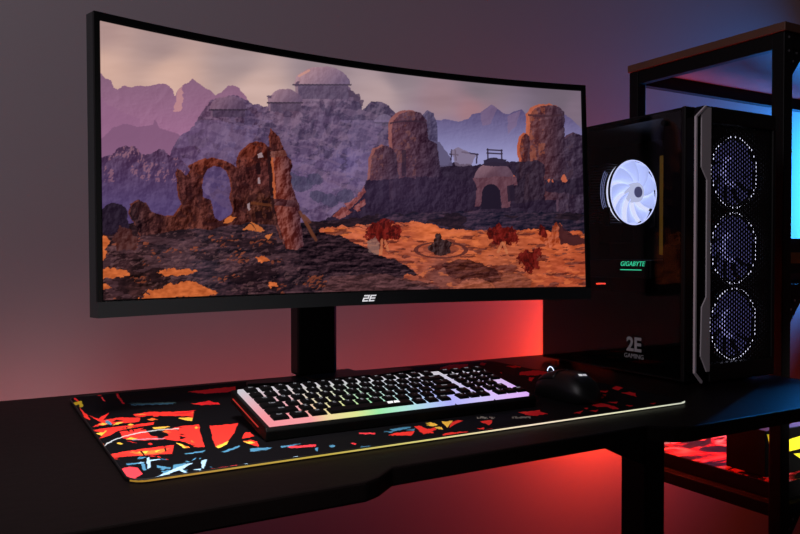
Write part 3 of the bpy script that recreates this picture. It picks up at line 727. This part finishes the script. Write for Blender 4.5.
# lit plate: one strip of material, its colour running along the keyboard
km = bpy.data.materials.new('rainbow_backlight'); km.use_nodes = True
nt = km.node_tree; nt.nodes.clear()
tc = nt.nodes.new('ShaderNodeTexCoord'); sp = nt.nodes.new('ShaderNodeSeparateXYZ'); mr = nt.nodes.new('ShaderNodeMapRange'); mr2 = nt.nodes.new('ShaderNodeMapRange')
mr.inputs[1].default_value = -KW/2; mr.inputs[2].default_value = KW/2
mr2.inputs[1].default_value = 0.02; mr2.inputs[2].default_value = 0.11
cr = nt.nodes.new('ShaderNodeValToRGB')
stops = [(0.0,(246,150,158)),(0.14,(250,160,165)),(0.20,(240,216,160)),(0.29,(226,232,150)),(0.37,(160,236,170)),(0.46,(180,232,216)),(0.55,(180,210,240)),(0.64,(176,176,250)),(0.76,(206,196,250)),(0.88,(224,184,248)),(1.0,(220,170,248))]
while len(cr.color_ramp.elements) < len(stops): cr.color_ramp.elements.new(0.5)
for e_, (ps, c) in zip(cr.color_ramp.elements, stops): e_.position = ps; e_.color = rgba(c)
mx = nt.nodes.new('ShaderNodeMix'); mx.data_type = 'RGBA'; mx.inputs[7].default_value = rgba((205,200,208))
em = nt.nodes.new('ShaderNodeEmission'); em.inputs['Strength'].default_value = 1.0; ou = nt.nodes.new('ShaderNodeOutputMaterial')
nt.links.new(tc.outputs['Object'], sp.inputs[0]); nt.links.new(sp.outputs['X'], mr.inputs[0]); nt.links.new(sp.outputs['Y'], mr2.inputs[0])
nt.links.new(mr.outputs[0], cr.inputs[0]); nt.links.new(cr.outputs[0], mx.inputs[6]); nt.links.new(mr2.outputs[0], mx.inputs[0])
nt.links.new(mx.outputs[2], em.inputs[0]); nt.links.new(em.outputs[0], ou.inputs[0])
U = 0.01905
KX0 = -KW/2 + 0.0090; KY0 = 0.0058
b = bmesh.new(); t = bmesh.new()
def plate(x0, x1, y0, y1): bx(t, KX0+x0*U-0.0045, KX0+x1*U+0.001, y0, y1, TH-0.001, TH+0.0035, 0.0006)
plate(0, 13.0, 0.003, KD-0.012); plate(13.45, 16.3, 0.003, 0.030); plate(16.75, 19.45, 0.003, 0.030)
plate(13.0+0.4, 19.45, 0.0305, KD-0.012)
join(b, t, tilt)
part_label(obj('light_plate', b, km, kb), 'glowing white plate with rainbow light running pink to violet')
ROWS = [
 (5.15, [(0,1,'Esc'),(1.05,1,'F1'),(2.1,1,'F2'),(3.15,1,'F3'),(4.2,1,'F4'),(5.25,1,'F5'),(6.3,1,'F6'),(7.35,1,'F7'),(8.4,1,'F8'),(9.45,1,'F9'),(10.5,1,'F10'),(11.55,1,'F11'),(12.6,1,'F12'),(13.7,1,'Prt'),(15.4,1,'Del'),(16.4,1,'Hm'),(17.4,1,'End'),(18.4,1,'Pg')]),
 (4, [(i,1,c) for i, c in enumerate('`1234567890-=')] + [(13,2,'Back'),(15.4,1,'Num'),(16.4,1,'/'),(17.4,1,'*'),(18.4,1,'-')]),
 (3, [(0,1.5,'Tab')] + [(1.5+i,1,c) for i, c in enumerate('QWERTYUIOP[]')] + [(13.5,1.5,'\\'),(15.4,1,'7'),(16.4,1,'8'),(17.4,1,'9'),(18.4,1,'+')]),
 (2, [(0,1.75,'Caps')] + [(1.75+i,1,c) for i, c in enumerate("ASDFGHJKL;'")] + [(12.75,2.25,'Enter'),(15.4,1,'4'),(16.4,1,'5'),(17.4,1,'6')]),
 (1, [(0,2.25,'Shift')] + [(2.25+i,1,c) for i, c in enumerate('ZXCVBNM,./')] + [(12.25,1.75,'Shift'),(14.3,1,'^'),(15.5,1,'1'),(16.6,1,'2'),(17.6,1,'3')]),
 (0, [(0,1.25,'Ctrl'),(1.25,1.25,'Win'),(2.5,1.25,'Alt'),(3.75,6.25,''),(10,1,'Alt'),(11,1,'Fn'),(12,1,'Ctrl'),(13.5,1,'<'),(14.4,1,'v'),(15.3,1,'>'),(16.75,1,'0'),(17.65,1,'.'),(18.55,1,'Ent')]),
]
key_mesh = {}
def keycap(w):
    w = round(w, 2)
    if w not in key_mesh:
        t = bmesh.new(); a = w*U/2-0.0017; d = U/2-0.0015; hh = 0.0036
        lo = [t.verts.new(c) for c in ((-a,-d,0),(a,-d,0),(a,d,0),(-a,d,0))]
        mi = [t.verts.new(c) for c in ((-a+.0008,-d+.0008,hh*.45),(a-.0008,-d+.0008,hh*.45),(a-.0008,d-.0008,hh*.45),(-a+.0008,d-.0008,hh*.45))]
        hi = [t.verts.new(c) for c in ((-a+.0018,-d+.0014,hh),(a-.0018,-d+.0014,hh),(a-.0018,d-.0020,hh),(-a+.0018,d-.0020,hh))]
        t.faces.new(lo[::-1]); t.faces.new(hi)
        for A_, B_ in ((lo, mi), (mi, hi)):
            for i in range(4): t.faces.new((A_[i], A_[(i+1) % 4], B_[(i+1) % 4], B_[i]))
        bmesh.ops.bevel(t, geom=list(t.edges), offset=0.0006, segments=2, affect='EDGES')
        bmesh.ops.recalc_face_normals(t, faces=t.faces)
        me = bpy.data.meshes.new('key'); t.to_mesh(me); t.free(); me.materials.append(M['key']); key_mesh[w] = me
    return key_mesh[w]
for ry, keys in ROWS:
    for kx, w, ch in keys:
        k = bpy.data.objects.new('key', keycap(w)); COL.objects.link(k); k.parent = kb
        c = tilt @ Vector((KX0+(kx+w/2)*U, KY0+(ry+0.5)*U*0.975, TH+0.0041))
        k.location = c; k.rotation_euler = (KT, 0, 0)
        if ch:
            me = text_mesh(ch, 0.0065 if len(ch) == 1 else 0.0042, extrude=0.0001)
            lg = link('legend', me, M['legend'], k); lg.location = (0 if len(ch) == 1 else 0, 0.0022, 0.00372)
        else:
            b = bmesh.new(); logo_bars(b, 0.017, 0.0062, 0.3, 0.24, 0.0002)
            lg = obj('logo', b, M['logo'], k); lg.location = (w*U/2-0.028, 0.0, 0.0037)
            
# ------------------------------------------------------------------ mouse
ms = thing('mouse', 'black wireless mouse on the desk mat beside the keyboard', 'mouse', (0.769, 0.837, Z0+PT), (0, 0, R(-4)))
def mouse_rows(x_lo=-1.0, x_hi=1.0, y_lo=0.0, y_hi=1.0, lift=0.0, ny=22, nx=18):
    rows = []
    for j in range(ny+1):
        v = y_lo+(y_hi-y_lo)*j/ny
        y = -0.060+0.120*v
        wd = 0.0325*(1-abs(2*v-1)**3.2)**0.45*(1-0.12*math.sin(math.pi*v)**2*0.8)+1e-4
        hgt = 0.0395*(math.sin(math.pi*(0.10+0.80*min(1, (v*0.92+0.04))**0.85)))**0.8*(1-abs(2*v-1)**8)**0.5
        hgt = max(hgt, 0.004)
        row = []
        for i in range(nx+1):
            u = x_lo+(x_hi-x_lo)*i/nx
            z = hgt*(1-abs(u)**3.4)**0.5 if abs(u) < 1 else 0
            row.append((u*wd*(1+lift*3), y, z+lift))
        rows.append(row)
    return rows
def loft(bm, rows):
    vs = [[bm.verts.new(p) for p in r] for r in rows]
    for a_, c_ in zip(vs[:-1], vs[1:]):
        for i in range(len(a_)-1): bm.faces.new((a_[i], a_[i+1], c_[i+1], c_[i]))
    return vs
b = bmesh.new(); vs = loft(b, mouse_rows())
for a_, c_ in zip(vs[:-1], vs[1:]):
    b.faces.new((a_[0], c_[0], c_[-1], a_[-1]))
b.faces.new(vs[0]); b.faces.new(vs[-1][::-1])
bmesh.ops.translate(b, verts=b.verts, vec=(0, 0, 0.001))
shell = mat('mouse_shell', (16,16,17), 0.42, spec=0.3, bump=(1500.0, 0.08))
obj('body', b, shell, ms, True)
for s in (-1, 1):
    b = bmesh.new(); loft(b, mouse_rows(*((-0.82, -0.07) if s < 0 else (0.07, 0.82)), 0.52, 0.985, 0.0024, 12, 8)); 
    o_ = obj('button', b, shell, ms, True); md = o_.modifiers.new('thickness', 'SOLIDIFY'); md.thickness = 0.0012
b = bmesh.new(); cyl(b, (0, 0.034, 0.0335), 'x', 0.0095, 0.007, 28, bev=0.001); wh = obj('scroll_wheel', b, M['black'], ms)
b = bmesh.new(); torus(b, (-0.0041, 0.034, 0.0335), 'x', 0.0078, 0.0008, 24, 6, R(5), R(175)); part_label(obj('light_ring', b, M['glow_white'], wh), 'white light arc on the scroll wheel')
b = bmesh.new(); logo_bars(b, 0.014, 0.006, 0.3, 0.24, 0.0003)
lo = obj('logo', b, M['logo'], ms); lo.location = (0.004, -0.030, 0.0372); lo.rotation_euler = (R(16), R(4), 0)

# ------------------------------------------------------------------ computer
PCX, PCY, W, D, H = 1.02, 0.813, 0.2110, 0.375, 0.459
pc = thing('computer_tower', 'black computer tower with glass side, glowing fan and perforated front', 'computer', (PCX, PCY, Z0), (0, 0, R(0.0)))
case = mat('case_black', (13,12,12), 0.5, spec=0.2, bump=(900.0, 0.06))
inner = mat('case_interior', (26,24,22), 0.5)
F0 = 0.005
b = bmesh.new()
bx(b, 0.004, W-0.002, 0.028, D, H-0.012, H, 0.003)                       # top
bx(b, 0.004, W-0.002, 0.028, D, F0, F0+0.012, 0.003)                     # bottom
bx(b, W-0.006, W-0.001, 0.028, D, F0, H, 0.0015)                         # far side
bx(b, 0.004, 0.016, 0.026, 0.052, F0, H, 0.002)                          # front pillar
bx(b, 0.004, 0.012, D-0.012, D, F0, H, 0.002)                            # rear pillar
obj('case_frame', b, case, pc)
b = bmesh.new()                                                          # rear panel with slot openings
def rear(x0, x1, z0, z1): bx(b, x0, x1, D-0.004, D-0.001, z0, z1)
rear(0.012, 0.150, F0+0.012, H-0.012); rear(0.180, W-0.006, F0+0.012, H-0.012)
rear(0.150, 0.180, F0+0.012, 0.118); rear(0.150, 0.180, 0.205, H-0.012)
for k in range(5): rear(0.150, 0.180, 0.118+k*0.0185, 0.118+k*0.0185+0.0150)
obj('rear_panel', b, case, pc)
# inside: board tray, power supply cover, front fan wall
b = bmesh.new(); bx(b, W-0.024, W-0.020, 0.055, D-0.006, F0+0.12, H-0.013); bd = obj('mainboard', b, inner, pc)
b = bmesh.new(); bx(b, W-0.042, W-0.0245, 0.17, 0.20, 0.20, 0.33, 0.002); bx(b, W-0.060, W-0.0245, 0.30, 0.365, 0.24, 0.40, 0.003); bx(b, W-0.05, W-0.0245, 0.12, 0.128, 0.25, 0.385); bx(b, W-0.05, W-0.0245, 0.131, 0.139, 0.25, 0.385); obj('heat_sink', b, case, bd)
b = bmesh.new(); bx(b, 0.010, W-0.0065, 0.055, D-0.006, F0+0.0125, F0+0.118, 0.002); sh_ = obj('power_supply_shroud', b, case, pc)
brown = mat('brown_reflection', (92,62,36), 0.55, noise=(20.0, (76,50,30)))  # warm screen reflection in the glass, put into this wall's colour
b = bmesh.new(); bx(b, 0.020, W-0.026, 0.072, 0.078, F0+0.125, H-0.014, 0.001); obj('inner_wall', b, brown, pc)
b = bmesh.new(); bx(b, 0.010, 0.018, 0.066, 0.082, 0.215, 0.385, 0.002); part_label(obj('reflection_strip', b, mat('yellow_reflection', (150,118,30), 0.5), pc), 'dull yellow strip standing in for a reflection in the glass')  # added strip, stands in for a yellow reflection in the glass
# graphics card
b = bmesh.new(); bx(b, 0.040, W-0.026, 0.125, D-0.010, 0.172, 0.206, 0.003); bx(b, 0.038, 0.042, 0.13, D-0.03, 0.173, 0.205, 0.001)
gpu = obj('graphics_card', b, M['black'], pc)
sign = emat('green_sign_light', (60,225,170), 1.0)
me = text_mesh('GIGABYTE', 0.0125, 0.25, 0.0003)
tx = link('lettering', me, sign, gpu); tx.location = (0.0372, 0.167, 0.1985); tx.rotation_euler = (R(90), 0, R(-90))
part_label(tx, 'green glowing slanted lettering')
b = bmesh.new(); bx(b, 0.0365, 0.0378, 0.145, 0.195, 0.1870, 0.1885); obj('underline', b, sign, gpu)
# cooler with lit fan
def fan(bm_frame, c, r, t_=0.024):
    pass
cool = (0.091, 0.215, 0.335)
b = bmesh.new()
for k in range(22): bx(b, cool[0]-0.055, cool[0]+0.055, cool[1]+0.016, cool[1]+0.06, cool[2]-0.058+k*0.0053, cool[2]-0.058+k*0.0053+0.0008)
cl = obj('cooler', b, mat('cooler_fins', (60,60,66), 0.35, metal=0.8), pc)
b = bmesh.new(); torus(b, cool, 'y', 0.0635, 0.0022, 64, 8)
bx(b, cool[0]-0.066, cool[0]-0.060, cool[1]-0.0, cool[1]+0.014, cool[2]-0.066, cool[2]-0.03, 0.001); bx(b, cool[0]+0.060, cool[0]+0.066, cool[1]-0.0, cool[1]+0.014, cool[2]-0.066, cool[2]-0.03, 0.001)
ff = obj('fan_frame', b, M['black'], cl)
def blades(bm, c, r0, r1, n=9, sweep=0.55, tw=0.010, yoff=0.0):
    for k in range(n):
        a0 = 2*math.pi*k/n; g = []
        for i in range(9):
            f = i/8; r = r0+(r1-r0)*f; row = []
            for j in range(6):
                g_ = j/5-0.5; a = a0+sweep*f*0.9+g_*(2*math.pi/n)*0.86
                row.append(bm.verts.new((c[0]+r*math.cos(a), c[1]+yoff+g_*tw*(1.2-0.5*f), c[2]+r*math.sin(a))))
            g.append(row)
        for x_, y_ in zip(g[:-1], g[1:]):
            for j in range(5): bm.faces.new((x_[j], x_[j+1], y_[j+1], y_[j]))
glow = bpy.data.materials.new('frosted_glowing_blade'); glow.use_nodes = True
bs = glow.node_tree.nodes['Principled BSDF']; bs.inputs['Base Color'].default_value = rgba((200,206,240)); bs.inputs['Roughness'].default_value = 0.4
bs.inputs['Emission Color'].default_value = rgba((176,192,255)); bs.inputs['Emission Strength'].default_value = 1.15
b = bmesh.new(); blades(b, cool, 0.019, 0.0603, 9); bl = obj('fan_blades', b, glow, cl, True)
md = bl.modifiers.new('thickness', 'SOLIDIFY'); md.thickness = 0.0012
part_label(bl, 'glowing blue-white fan blades')
b = bmesh.new(); cyl(b, (cool[0], cool[1]+0.0085, cool[2]), 'y', 0.0607, 0.003, 48); part_label(obj('diffuser', b, emat('white_diffuser', (215,222,255), 1.3), cl), 'bright white glowing disc behind the fan blades')
b = bmesh.new(); cyl(b, (cool[0], cool[1]-0.003, cool[2]), 'y', 0.019, 0.018, 32, bev=0.002); hub = obj('fan_hub', b, emat('pale_hub', (205,214,255), 0.95), cl)
b = bmesh.new(); cyl(b, (cool[0], cool[1]-0.0128, cool[2]), 'y', 0.0105, 0.0015, 24); obj('hub_cap', b, mat('hub_cap_grey', (120,122,170), 0.5, emit=(90,92,140), strength=0.6), hub)
b = bmesh.new(); torus(b, (cool[0], cool[1]-0.002, cool[2]), 'y', 0.0612, 0.0013, 64, 6); part_label(obj('light_ring', b, emat('blue_white_ring', (190,200,255), 1.5), cl), 'blue-white light ring')
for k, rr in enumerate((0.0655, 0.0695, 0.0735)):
    b = bmesh.new(); torus(b, (cool[0], cool[1]+0.012, cool[2]), 'y', rr, 0.0004, 40, 6, R(148), R(212)); obj('ghost_arc', b, emat('thin_ghost_glow', (150,160,225), 0.8), cl)  # glowing arcs stand in for the fan's ghost reflection in the glass
# glass side
gl = bpy.data.materials.new('smoked_glass'); gl.use_nodes = True
nt = gl.node_tree; nt.nodes.clear()
tr = nt.nodes.new('ShaderNodeBsdfTransparent'); tr.inputs[0].default_value = (0.90, 0.89, 0.88, 1)
gs = nt.nodes.new('ShaderNodeBsdfGlossy'); gs.inputs['Roughness'].default_value = 0.03
fz = nt.nodes.new('ShaderNodeFresnel'); fz.inputs['IOR'].default_value = 1.24
mxs = nt.nodes.new('ShaderNodeMixShader'); ou = nt.nodes.new('ShaderNodeOutputMaterial')
nt.links.new(fz.outputs[0], mxs.inputs[0]); nt.links.new(tr.outputs[0], mxs.inputs[1]); nt.links.new(gs.outputs[0], mxs.inputs[2]); nt.links.new(mxs.outputs[0], ou.inputs[0])
b = bmesh.new(); bx(b, 0.0, 0.0035, 0.030, D-0.002, F0+0.002, H-0.004); gpn = obj('glass_panel', b, gl, pc)
b = bmesh.new(); bx(b, 0.0037, 0.0039, 0.030, D-0.004, F0+0.004, 0.150); bx(b, 0.0037, 0.0039, 0.030, 0.068, 0.150, H-0.006); bx(b, 0.0037, 0.0039, 0.068, D-0.004, H-0.012, H-0.006)
obj('blackout_border', b, M['gloss'], gpn)
b = bmesh.new(); cyl(b, (-0.002, 0.062, H-0.022), 'x', 0.005, 0.006, 24, bev=0.001); obj('thumbscrew', b, M['black'], gpn)
lo = link('logo', text_mesh('2E', 0.034, 0, 0.0002, 0.0011), M['grey_print'], gpn); lo.location = (-0.0006, 0.127, 0.056); lo.rotation_euler = (R(90), 0, R(-90))
lo = link('lettering', text_mesh('GAMING', 0.0115, 0, 0.0002), M['grey_print'], gpn); lo.location = (-0.0006, 0.127, 0.036); lo.rotation_euler = (R(90), 0, R(-90))
# front panel
b = bmesh.new()
bx(b, 0.0, W, 0.020, 0.028, F0, H, 0.002)
bx(b, 0.0385, W, 0.0, 0.020, H-0.026, H, 0.003); bx(b, 0.0385, W, 0.0, 0.020, F0, F0+0.030, 0.003)
bx(b, W-0.008, W, 0.0, 0.020, F0+0.030, H-0.026, 0.002)
fp = obj('front_panel', b, case, pc)
b.free if False else None
# openings behind the mesh are blind: the fans sit in front of the inner wall
outl = [(0.0, F0+0.018), (0.018, F0), (0.038, F0), (0.038, H), (0.024, H), (0.0, H-0.020)]
b = bmesh.new(); prism(b, outl, 'y', 0.002, 0.0195, 0.0015); obj('trim_body', b, M['gloss'], fp)
strip = [(0.015, F0+0.045), (0.030, F0+0.018), (0.0378, F0+0.018), (0.0378, H-0.003), (0.0265, H-0.003), (0.014, H-0.016), (0.014, 0.358), (0.028, 0.338), (0.028, 0.146), (0.017, 0.130)]
b = bmesh.new(); prism(b, strip, 'y', -0.0005, 0.002, 0.0006); part_label(obj('grey_trim', b, M['trim'], fp), 'grey notched trim strip on the left of the front')
rim = [(0.0, F0+0.018), (0.004, F0+0.018), (0.004, H-0.0215), (0.0265, H-0.0035), (0.0245, H), (0.0, H-0.020)]
b = bmesh.new(); prism(b, rim, 'y', -0.001, 0.003, 0.0005); obj('trim_rim', b, M['trim'], fp)
rim = [(0.0, F0+0.018), (0.004, F0+0.019), (0.020, F0+0.004), (0.018, F0)]
b = bmesh.new(); prism(b, rim, 'y', -0.001, 0.003, 0.0004); obj('trim_rim', b, M['trim'], fp)
# honeycomb mesh
b = bmesh.new()
x0, x1, z0, z1 = 0.0388, W-0.0082, F0+0.0302, H-0.0262
cs, vp, hr = 0.0062, 0.0072, 0.0020                # column step, hole pitch, hole radius
hexo = [(cs*2/3, 0), (cs/3, vp/2), (-cs/3, vp/2), (-cs*2/3, 0), (-cs/3, -vp/2), (cs/3, -vp/2)]
for i in range(int((x1-x0)/cs)):
    for j in range(int((z1-z0)/vp)-(i % 2)):
        cx_ = x0+cs*(i+0.7); cz_ = z0+vp*(j+0.5+(0.5 if i % 2 else 0))
        o6 = [b.verts.new((cx_+a_, 0.004, cz_+c_)) for a_, c_ in hexo]
        i6 = [b.verts.new((cx_+hr*0.85*math.cos(R(60*k)), 0.004, cz_+hr*1.25*math.sin(R(60*k)))) for k in range(6)]
        for k in range(6): b.faces.new((o6[k], o6[(k+1) % 6], i6[(k+1) % 6], i6[k]))
bmesh.ops.remove_doubles(b, verts=b.verts, dist=0.0002)
gr = obj('honeycomb_grille', b, case, fp); md = gr.modifiers.new('thickness', 'SOLIDIFY'); md.thickness = 0.0012; md.offset = 0
dimb = bpy.data.materials.new('dim_blue_blade'); dimb.use_nodes = True
bs = dimb.node_tree.nodes['Principled BSDF']; bs.inputs['Base Color'].default_value = rgba((60,60,90)); bs.inputs['Emission Color'].default_value = rgba((120,118,196)); bs.inputs['Emission Strength'].default_value = 0.55
led = emat('front_fan_led', (225,225,255), 1.9)
for zc in (0.3555, 0.2265, 0.098):
    c = (0.1135, 0.014, zc)
    b = bmesh.new(); torus(b, (c[0], 0.0175, c[2]), 'y', 0.0635, 0.0018, 56, 6)
    fr_ = obj('front_fan', b, M['black'], pc)
    b = bmesh.new(); torus(b, (c[0], 0.011, c[2]), 'y', 0.0600, 0.0013, 64, 6)
    part_label(obj('light_ring', b, led, fr_), 'white light ring behind the grille')
    b = bmesh.new(); blades(b, (c[0], 0.0135, c[2]), 0.016, 0.055, 9, tw=0.006); o_ = obj('fan_blades', b, dimb, fr_, True)
    b = bmesh.new(); torus(b, (c[0]-0.006, 0.0125, c[2]+0.002), 'y', 0.0225, 0.0045, 40, 6, R(110), R(280)); part_label(obj('hub_light', b, emat('hub_blue_light', (180,178,255), 1.3), fr_), 'pale violet glow round the hub')
    b = bmesh.new(); cyl(b, (c[0], 0.0125, c[2]), 'y', 0.0165, 0.010, 28); obj('fan_hub', b, dimb, fr_)
for fx in (0.03, W-0.03):
    for fy in (0.05, D-0.04):
        b = bmesh.new(); cyl(b, (fx, fy, F0/2), 'z', 0.013, F0, 24, bev=0.001); obj('foot', b, M['black'], pc)

# ------------------------------------------------------------------ rack
RX0, RX1, RY0, RY1, RZ = 1.385, 2.25, 0.899, 1.295, 0.965+0.455
rack = thing('shelving_rack', 'black steel rack with a brown wooden top beside the desk', 'rack', ((RX0+RX1)/2, (RY0+RY1)/2, 0))
ox, oy = (RX0+RX1)/2, (RY0+RY1)/2
a0, a1, c0, c1 = RX0-ox, RX1-ox, RY0-oy, RY1-oy
PW = 0.027
for (px, py) in ((a0, c0), (a1-PW, c0), (a0, c1-PW), (a1-PW, c1-PW)):
    b = bmesh.new(); bx(b, px, px+PW, py, py+PW, 0.0, RZ-0.018, 0.002); ps = obj('post', b, M['black_metal'], rack)
b = bmesh.new(); bx(b, a0-0.003, a1+0.003, c0-0.003, c1+0.003, RZ-0.0175, RZ, 0.0015); part_label(obj('top_board', b, M['wood'], rack), 'brown wooden top board')
levels = (0.965-0.058, 0.965-0.497)
for zt in (RZ-0.018,) + levels:
    t_ = 0.030 if zt == RZ-0.018 else 0.026
    b = bmesh.new()
    bx(b, a0+PW, a1-PW, c0+0.002, c0+0.022, zt-t_, zt, 0.001); bx(b, a0+PW, a1-PW, c1-0.022, c1-0.002, zt-t_, zt, 0.001)
    bx(b, a0+0.002, a0+0.022, c0+PW, c1-PW, zt-t_, zt, 0.001); bx(b, a1-0.022, a1-0.002, c0+PW, c1-PW, zt-t_, zt, 0.001)
    fr_ = obj('shelf_frame', b, M['black_metal'], rack)
    if zt != RZ-0.018:
        b = bmesh.new(); bx(b, a0+0.0225, a1-0.0225, c0+0.0225, c1-0.0225, zt-0.016, zt-0.001, 0.001); bx(b, a0+PW, a1-PW, c0+0.022, c0+0.028, zt-0.016, zt-0.001)
        obj('shelf_board', b, mat('black_shelf_board', (22,20,20), 0.35), rack)
    for (px, sx) in ((a0+PW, 1), (a1-PW, -1)):
        g = bmesh.new(); prism(g, [(px, zt-t_), (px+sx*0.05, zt-t_), (px, zt-t_-0.06)], 'y', c0+0.006, c0+0.010); gg = obj('gusset', g, M['black_metal'], rack)
        g = bmesh.new()
        for dx_, dz_ in ((0.010, 0.030), (0.03, 0.008)): cyl(g, (px+sx*dx_*0.6, c0+0.0045, zt-t_-dz_*0.8), 'y', 0.0022, 0.003, 12)
        obj('screw', g, M['screw'], gg)
b = bmesh.new(); bx(b, a0+PW, a1-PW, c1-0.020, c1-0.004, 0.10, 0.125, 0.001); obj('rear_rail', b, M['black_metal'], rack)
for (px, pz) in ((a0+0.013, RZ-0.028), (a0+0.013, RZ-0.055)):
    b = bmesh.new(); cyl(b, (px, c0-0.0006, pz), 'y', 0.0024, 0.002, 12); obj('screw', b, M['screw'], rack)

# things on the rack
fm = bpy.data.materials.new('red_reflection_film'); fm.use_nodes = True  # reflection of the red wall, painted into the colour as swirls
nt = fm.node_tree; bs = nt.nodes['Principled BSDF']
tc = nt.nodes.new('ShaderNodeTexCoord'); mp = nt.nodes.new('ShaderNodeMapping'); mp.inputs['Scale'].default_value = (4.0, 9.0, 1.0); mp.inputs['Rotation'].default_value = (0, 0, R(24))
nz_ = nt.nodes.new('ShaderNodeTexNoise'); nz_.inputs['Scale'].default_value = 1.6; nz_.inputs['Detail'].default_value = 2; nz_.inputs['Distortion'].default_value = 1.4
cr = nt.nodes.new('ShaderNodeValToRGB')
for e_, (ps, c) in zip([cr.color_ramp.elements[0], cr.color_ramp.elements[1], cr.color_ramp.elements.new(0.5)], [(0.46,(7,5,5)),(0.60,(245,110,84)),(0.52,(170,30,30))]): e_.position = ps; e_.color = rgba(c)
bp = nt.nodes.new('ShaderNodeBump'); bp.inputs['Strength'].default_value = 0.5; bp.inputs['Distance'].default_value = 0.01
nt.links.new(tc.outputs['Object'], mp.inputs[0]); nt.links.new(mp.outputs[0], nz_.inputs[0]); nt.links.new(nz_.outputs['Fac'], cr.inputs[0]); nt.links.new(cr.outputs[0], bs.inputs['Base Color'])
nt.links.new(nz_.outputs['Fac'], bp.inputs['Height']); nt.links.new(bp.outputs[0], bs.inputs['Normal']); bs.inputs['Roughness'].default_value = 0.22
zs_ = levels[1]-0.0004
sw = thing('flat_box', 'flat black box with red reflections painted as swirls on its glossy lid, on the low rack shelf', 'box', (1.583, 1.097, zs_))
b = bmesh.new(); bx(b, -0.165, 0.165, -0.168, 0.168, 0.0, 0.032, 0.001); obj('tray', b, M['black'], sw)
b = bmesh.new(); bx(b, -0.164, 0.164, -0.167, 0.167, 0.0322, 0.0334, 0.0003); part_label(obj('reflection_lid', b, fm, sw), 'glossy lid with red reflections painted in as swirls')
kx = thing('carton', 'black carton with yellow triangles standing on the flat glossy box', 'box', (1.527, 1.012, zs_+0.0337), (0, 0, R(-4)))
b = bmesh.new(); bx(b, -0.085, 0.085, -0.050, 0.050, 0.0, 0.096, 0.002); obj('box_body', b, mat('matt_black_card', (4,4,4), 0.8, spec=0.05), kx)
yel = mat('yellow_print', (240,220,40), 0.5)
b = bmesh.new()
for tri in ([(-0.083, 0.090), (-0.058, 0.088), (-0.070, 0.050)], [(-0.035, 0.070), (0.045, 0.078), (0.042, 0.050), (-0.035, 0.046)], [(0.0, 0.040), (0.07, 0.036), (0.06, 0.006)]):
    prism(b, tri, 'y', -0.0512, -0.0502)
part_label(obj('yellow_print', b, yel, kx), 'yellow angular print')
b = bmesh.new(); bx(b, -0.083, 0.083, -0.048, 0.048, 0.0962, 0.0972); obj('lid', b, mat('violet_lid', (70,64,110), 0.5), kx)
zs_ = levels[0]-0.0004
ob = thing('storage_box', 'black box with an orange band on the middle rack shelf', 'box', (1.78, 1.10, zs_))
b = bmesh.new(); bx(b, -0.34, 0.34, -0.10, 0.14, 0.0, 0.095, 0.003); obj('box_body', b, M['black'], ob)
b = bmesh.new(); bx(b, -0.341, 0.341, -0.101, -0.0995, 0.040, 0.064); part_label(obj('orange_band', b, mat('orange_band', (236,150,30), 0.5), ob), 'orange band')
b = bmesh.new(); bx(b, -0.341, 0.341, -0.101, -0.0995, 0.004, 0.018); part_label(obj('dark_red_band', b, mat('dark_red_band', (110,16,30), 0.5), ob), 'dark red band')
rd = thing('red_case', 'small red case standing on top of the rack', 'case', (1.712, 1.0, RZ), (0, 0, R(0)))
b = bmesh.new(); bx(b, -0.03, 0.03, -0.05, 0.05, 0.0, 0.16, 0.004); obj('case_body', b, mat('red_case_shell', (150,24,50), 0.5), rd)
b = bmesh.new(); bx(b, -0.031, 0.031, -0.051, 0.051, 0.118, 0.121, 0.0); obj('seam', b, M['black'], rd)

# ------------------------------------------------------------------ light
def area(name, loc, target, size, energy, color, sy=None, spread=None):
    l = bpy.data.lights.new(name, 'AREA'); l.energy = energy; l.color = color; l.size = size
    if sy: l.shape = 'RECTANGLE'; l.size_y = sy
    if spread: l.spread = R(spread)
    o = bpy.data.objects.new(name, l); COL.objects.link(o); o.location = loc
    o.rotation_euler = (Vector(target)-Vector(loc)).to_track_quat('-Z', 'Y').to_euler(); return o
def point(name, loc, energy, color, r=0.05):
    l = bpy.data.lights.new(name, 'POINT'); l.energy = energy; l.color = color; l.shadow_soft_size = r
    o = bpy.data.objects.new(name, l); COL.objects.link(o); o.location = loc; return o
point('red_lamp', (1.40, 1.328, 0.965-0.275), 27, (1.0, 0.052, 0.014), 0.03)
area('red_light_strip', (0.40, 1.27, 0.70), (0.40, 1.40, 0.72), 1.3, 0.45, (1.0, 0.07, 0.06), sy=0.02)
area('blue_light_bar', (2.42, 1.33, 0.965+0.18), (1.5, 1.37, 0.965+0.20), 0.04, 12, (0.02, 0.30, 1.0), sy=0.5, spread=120)
area('room_light', (-1.7, 0.1, 2.35), (-0.15, 1.4, 1.5), 0.9, 23, (1.0, 0.92, 0.98))
area('desk_light', (0.05, 0.35, 1.75), (0.16, 0.80, 0.75), 0.25, 2.0, (1.0, 0.96, 0.94), spread=50)
area('added_rack_fill', (1.0, -0.4, 1.75), (1.62, 0.96, 0.60), 0.06, 0.8, (1.0, 0.95, 0.9), spread=13)  # unseen narrow lamp, added to brighten the box prints on the rack
w = bpy.data.worlds.new('room_dark'); S.world = w; w.use_nodes = True
w.node_tree.nodes['Background'].inputs[0].default_value = (0.010, 0.009, 0.011, 1); w.node_tree.nodes['Background'].inputs[1].default_value = 0.5
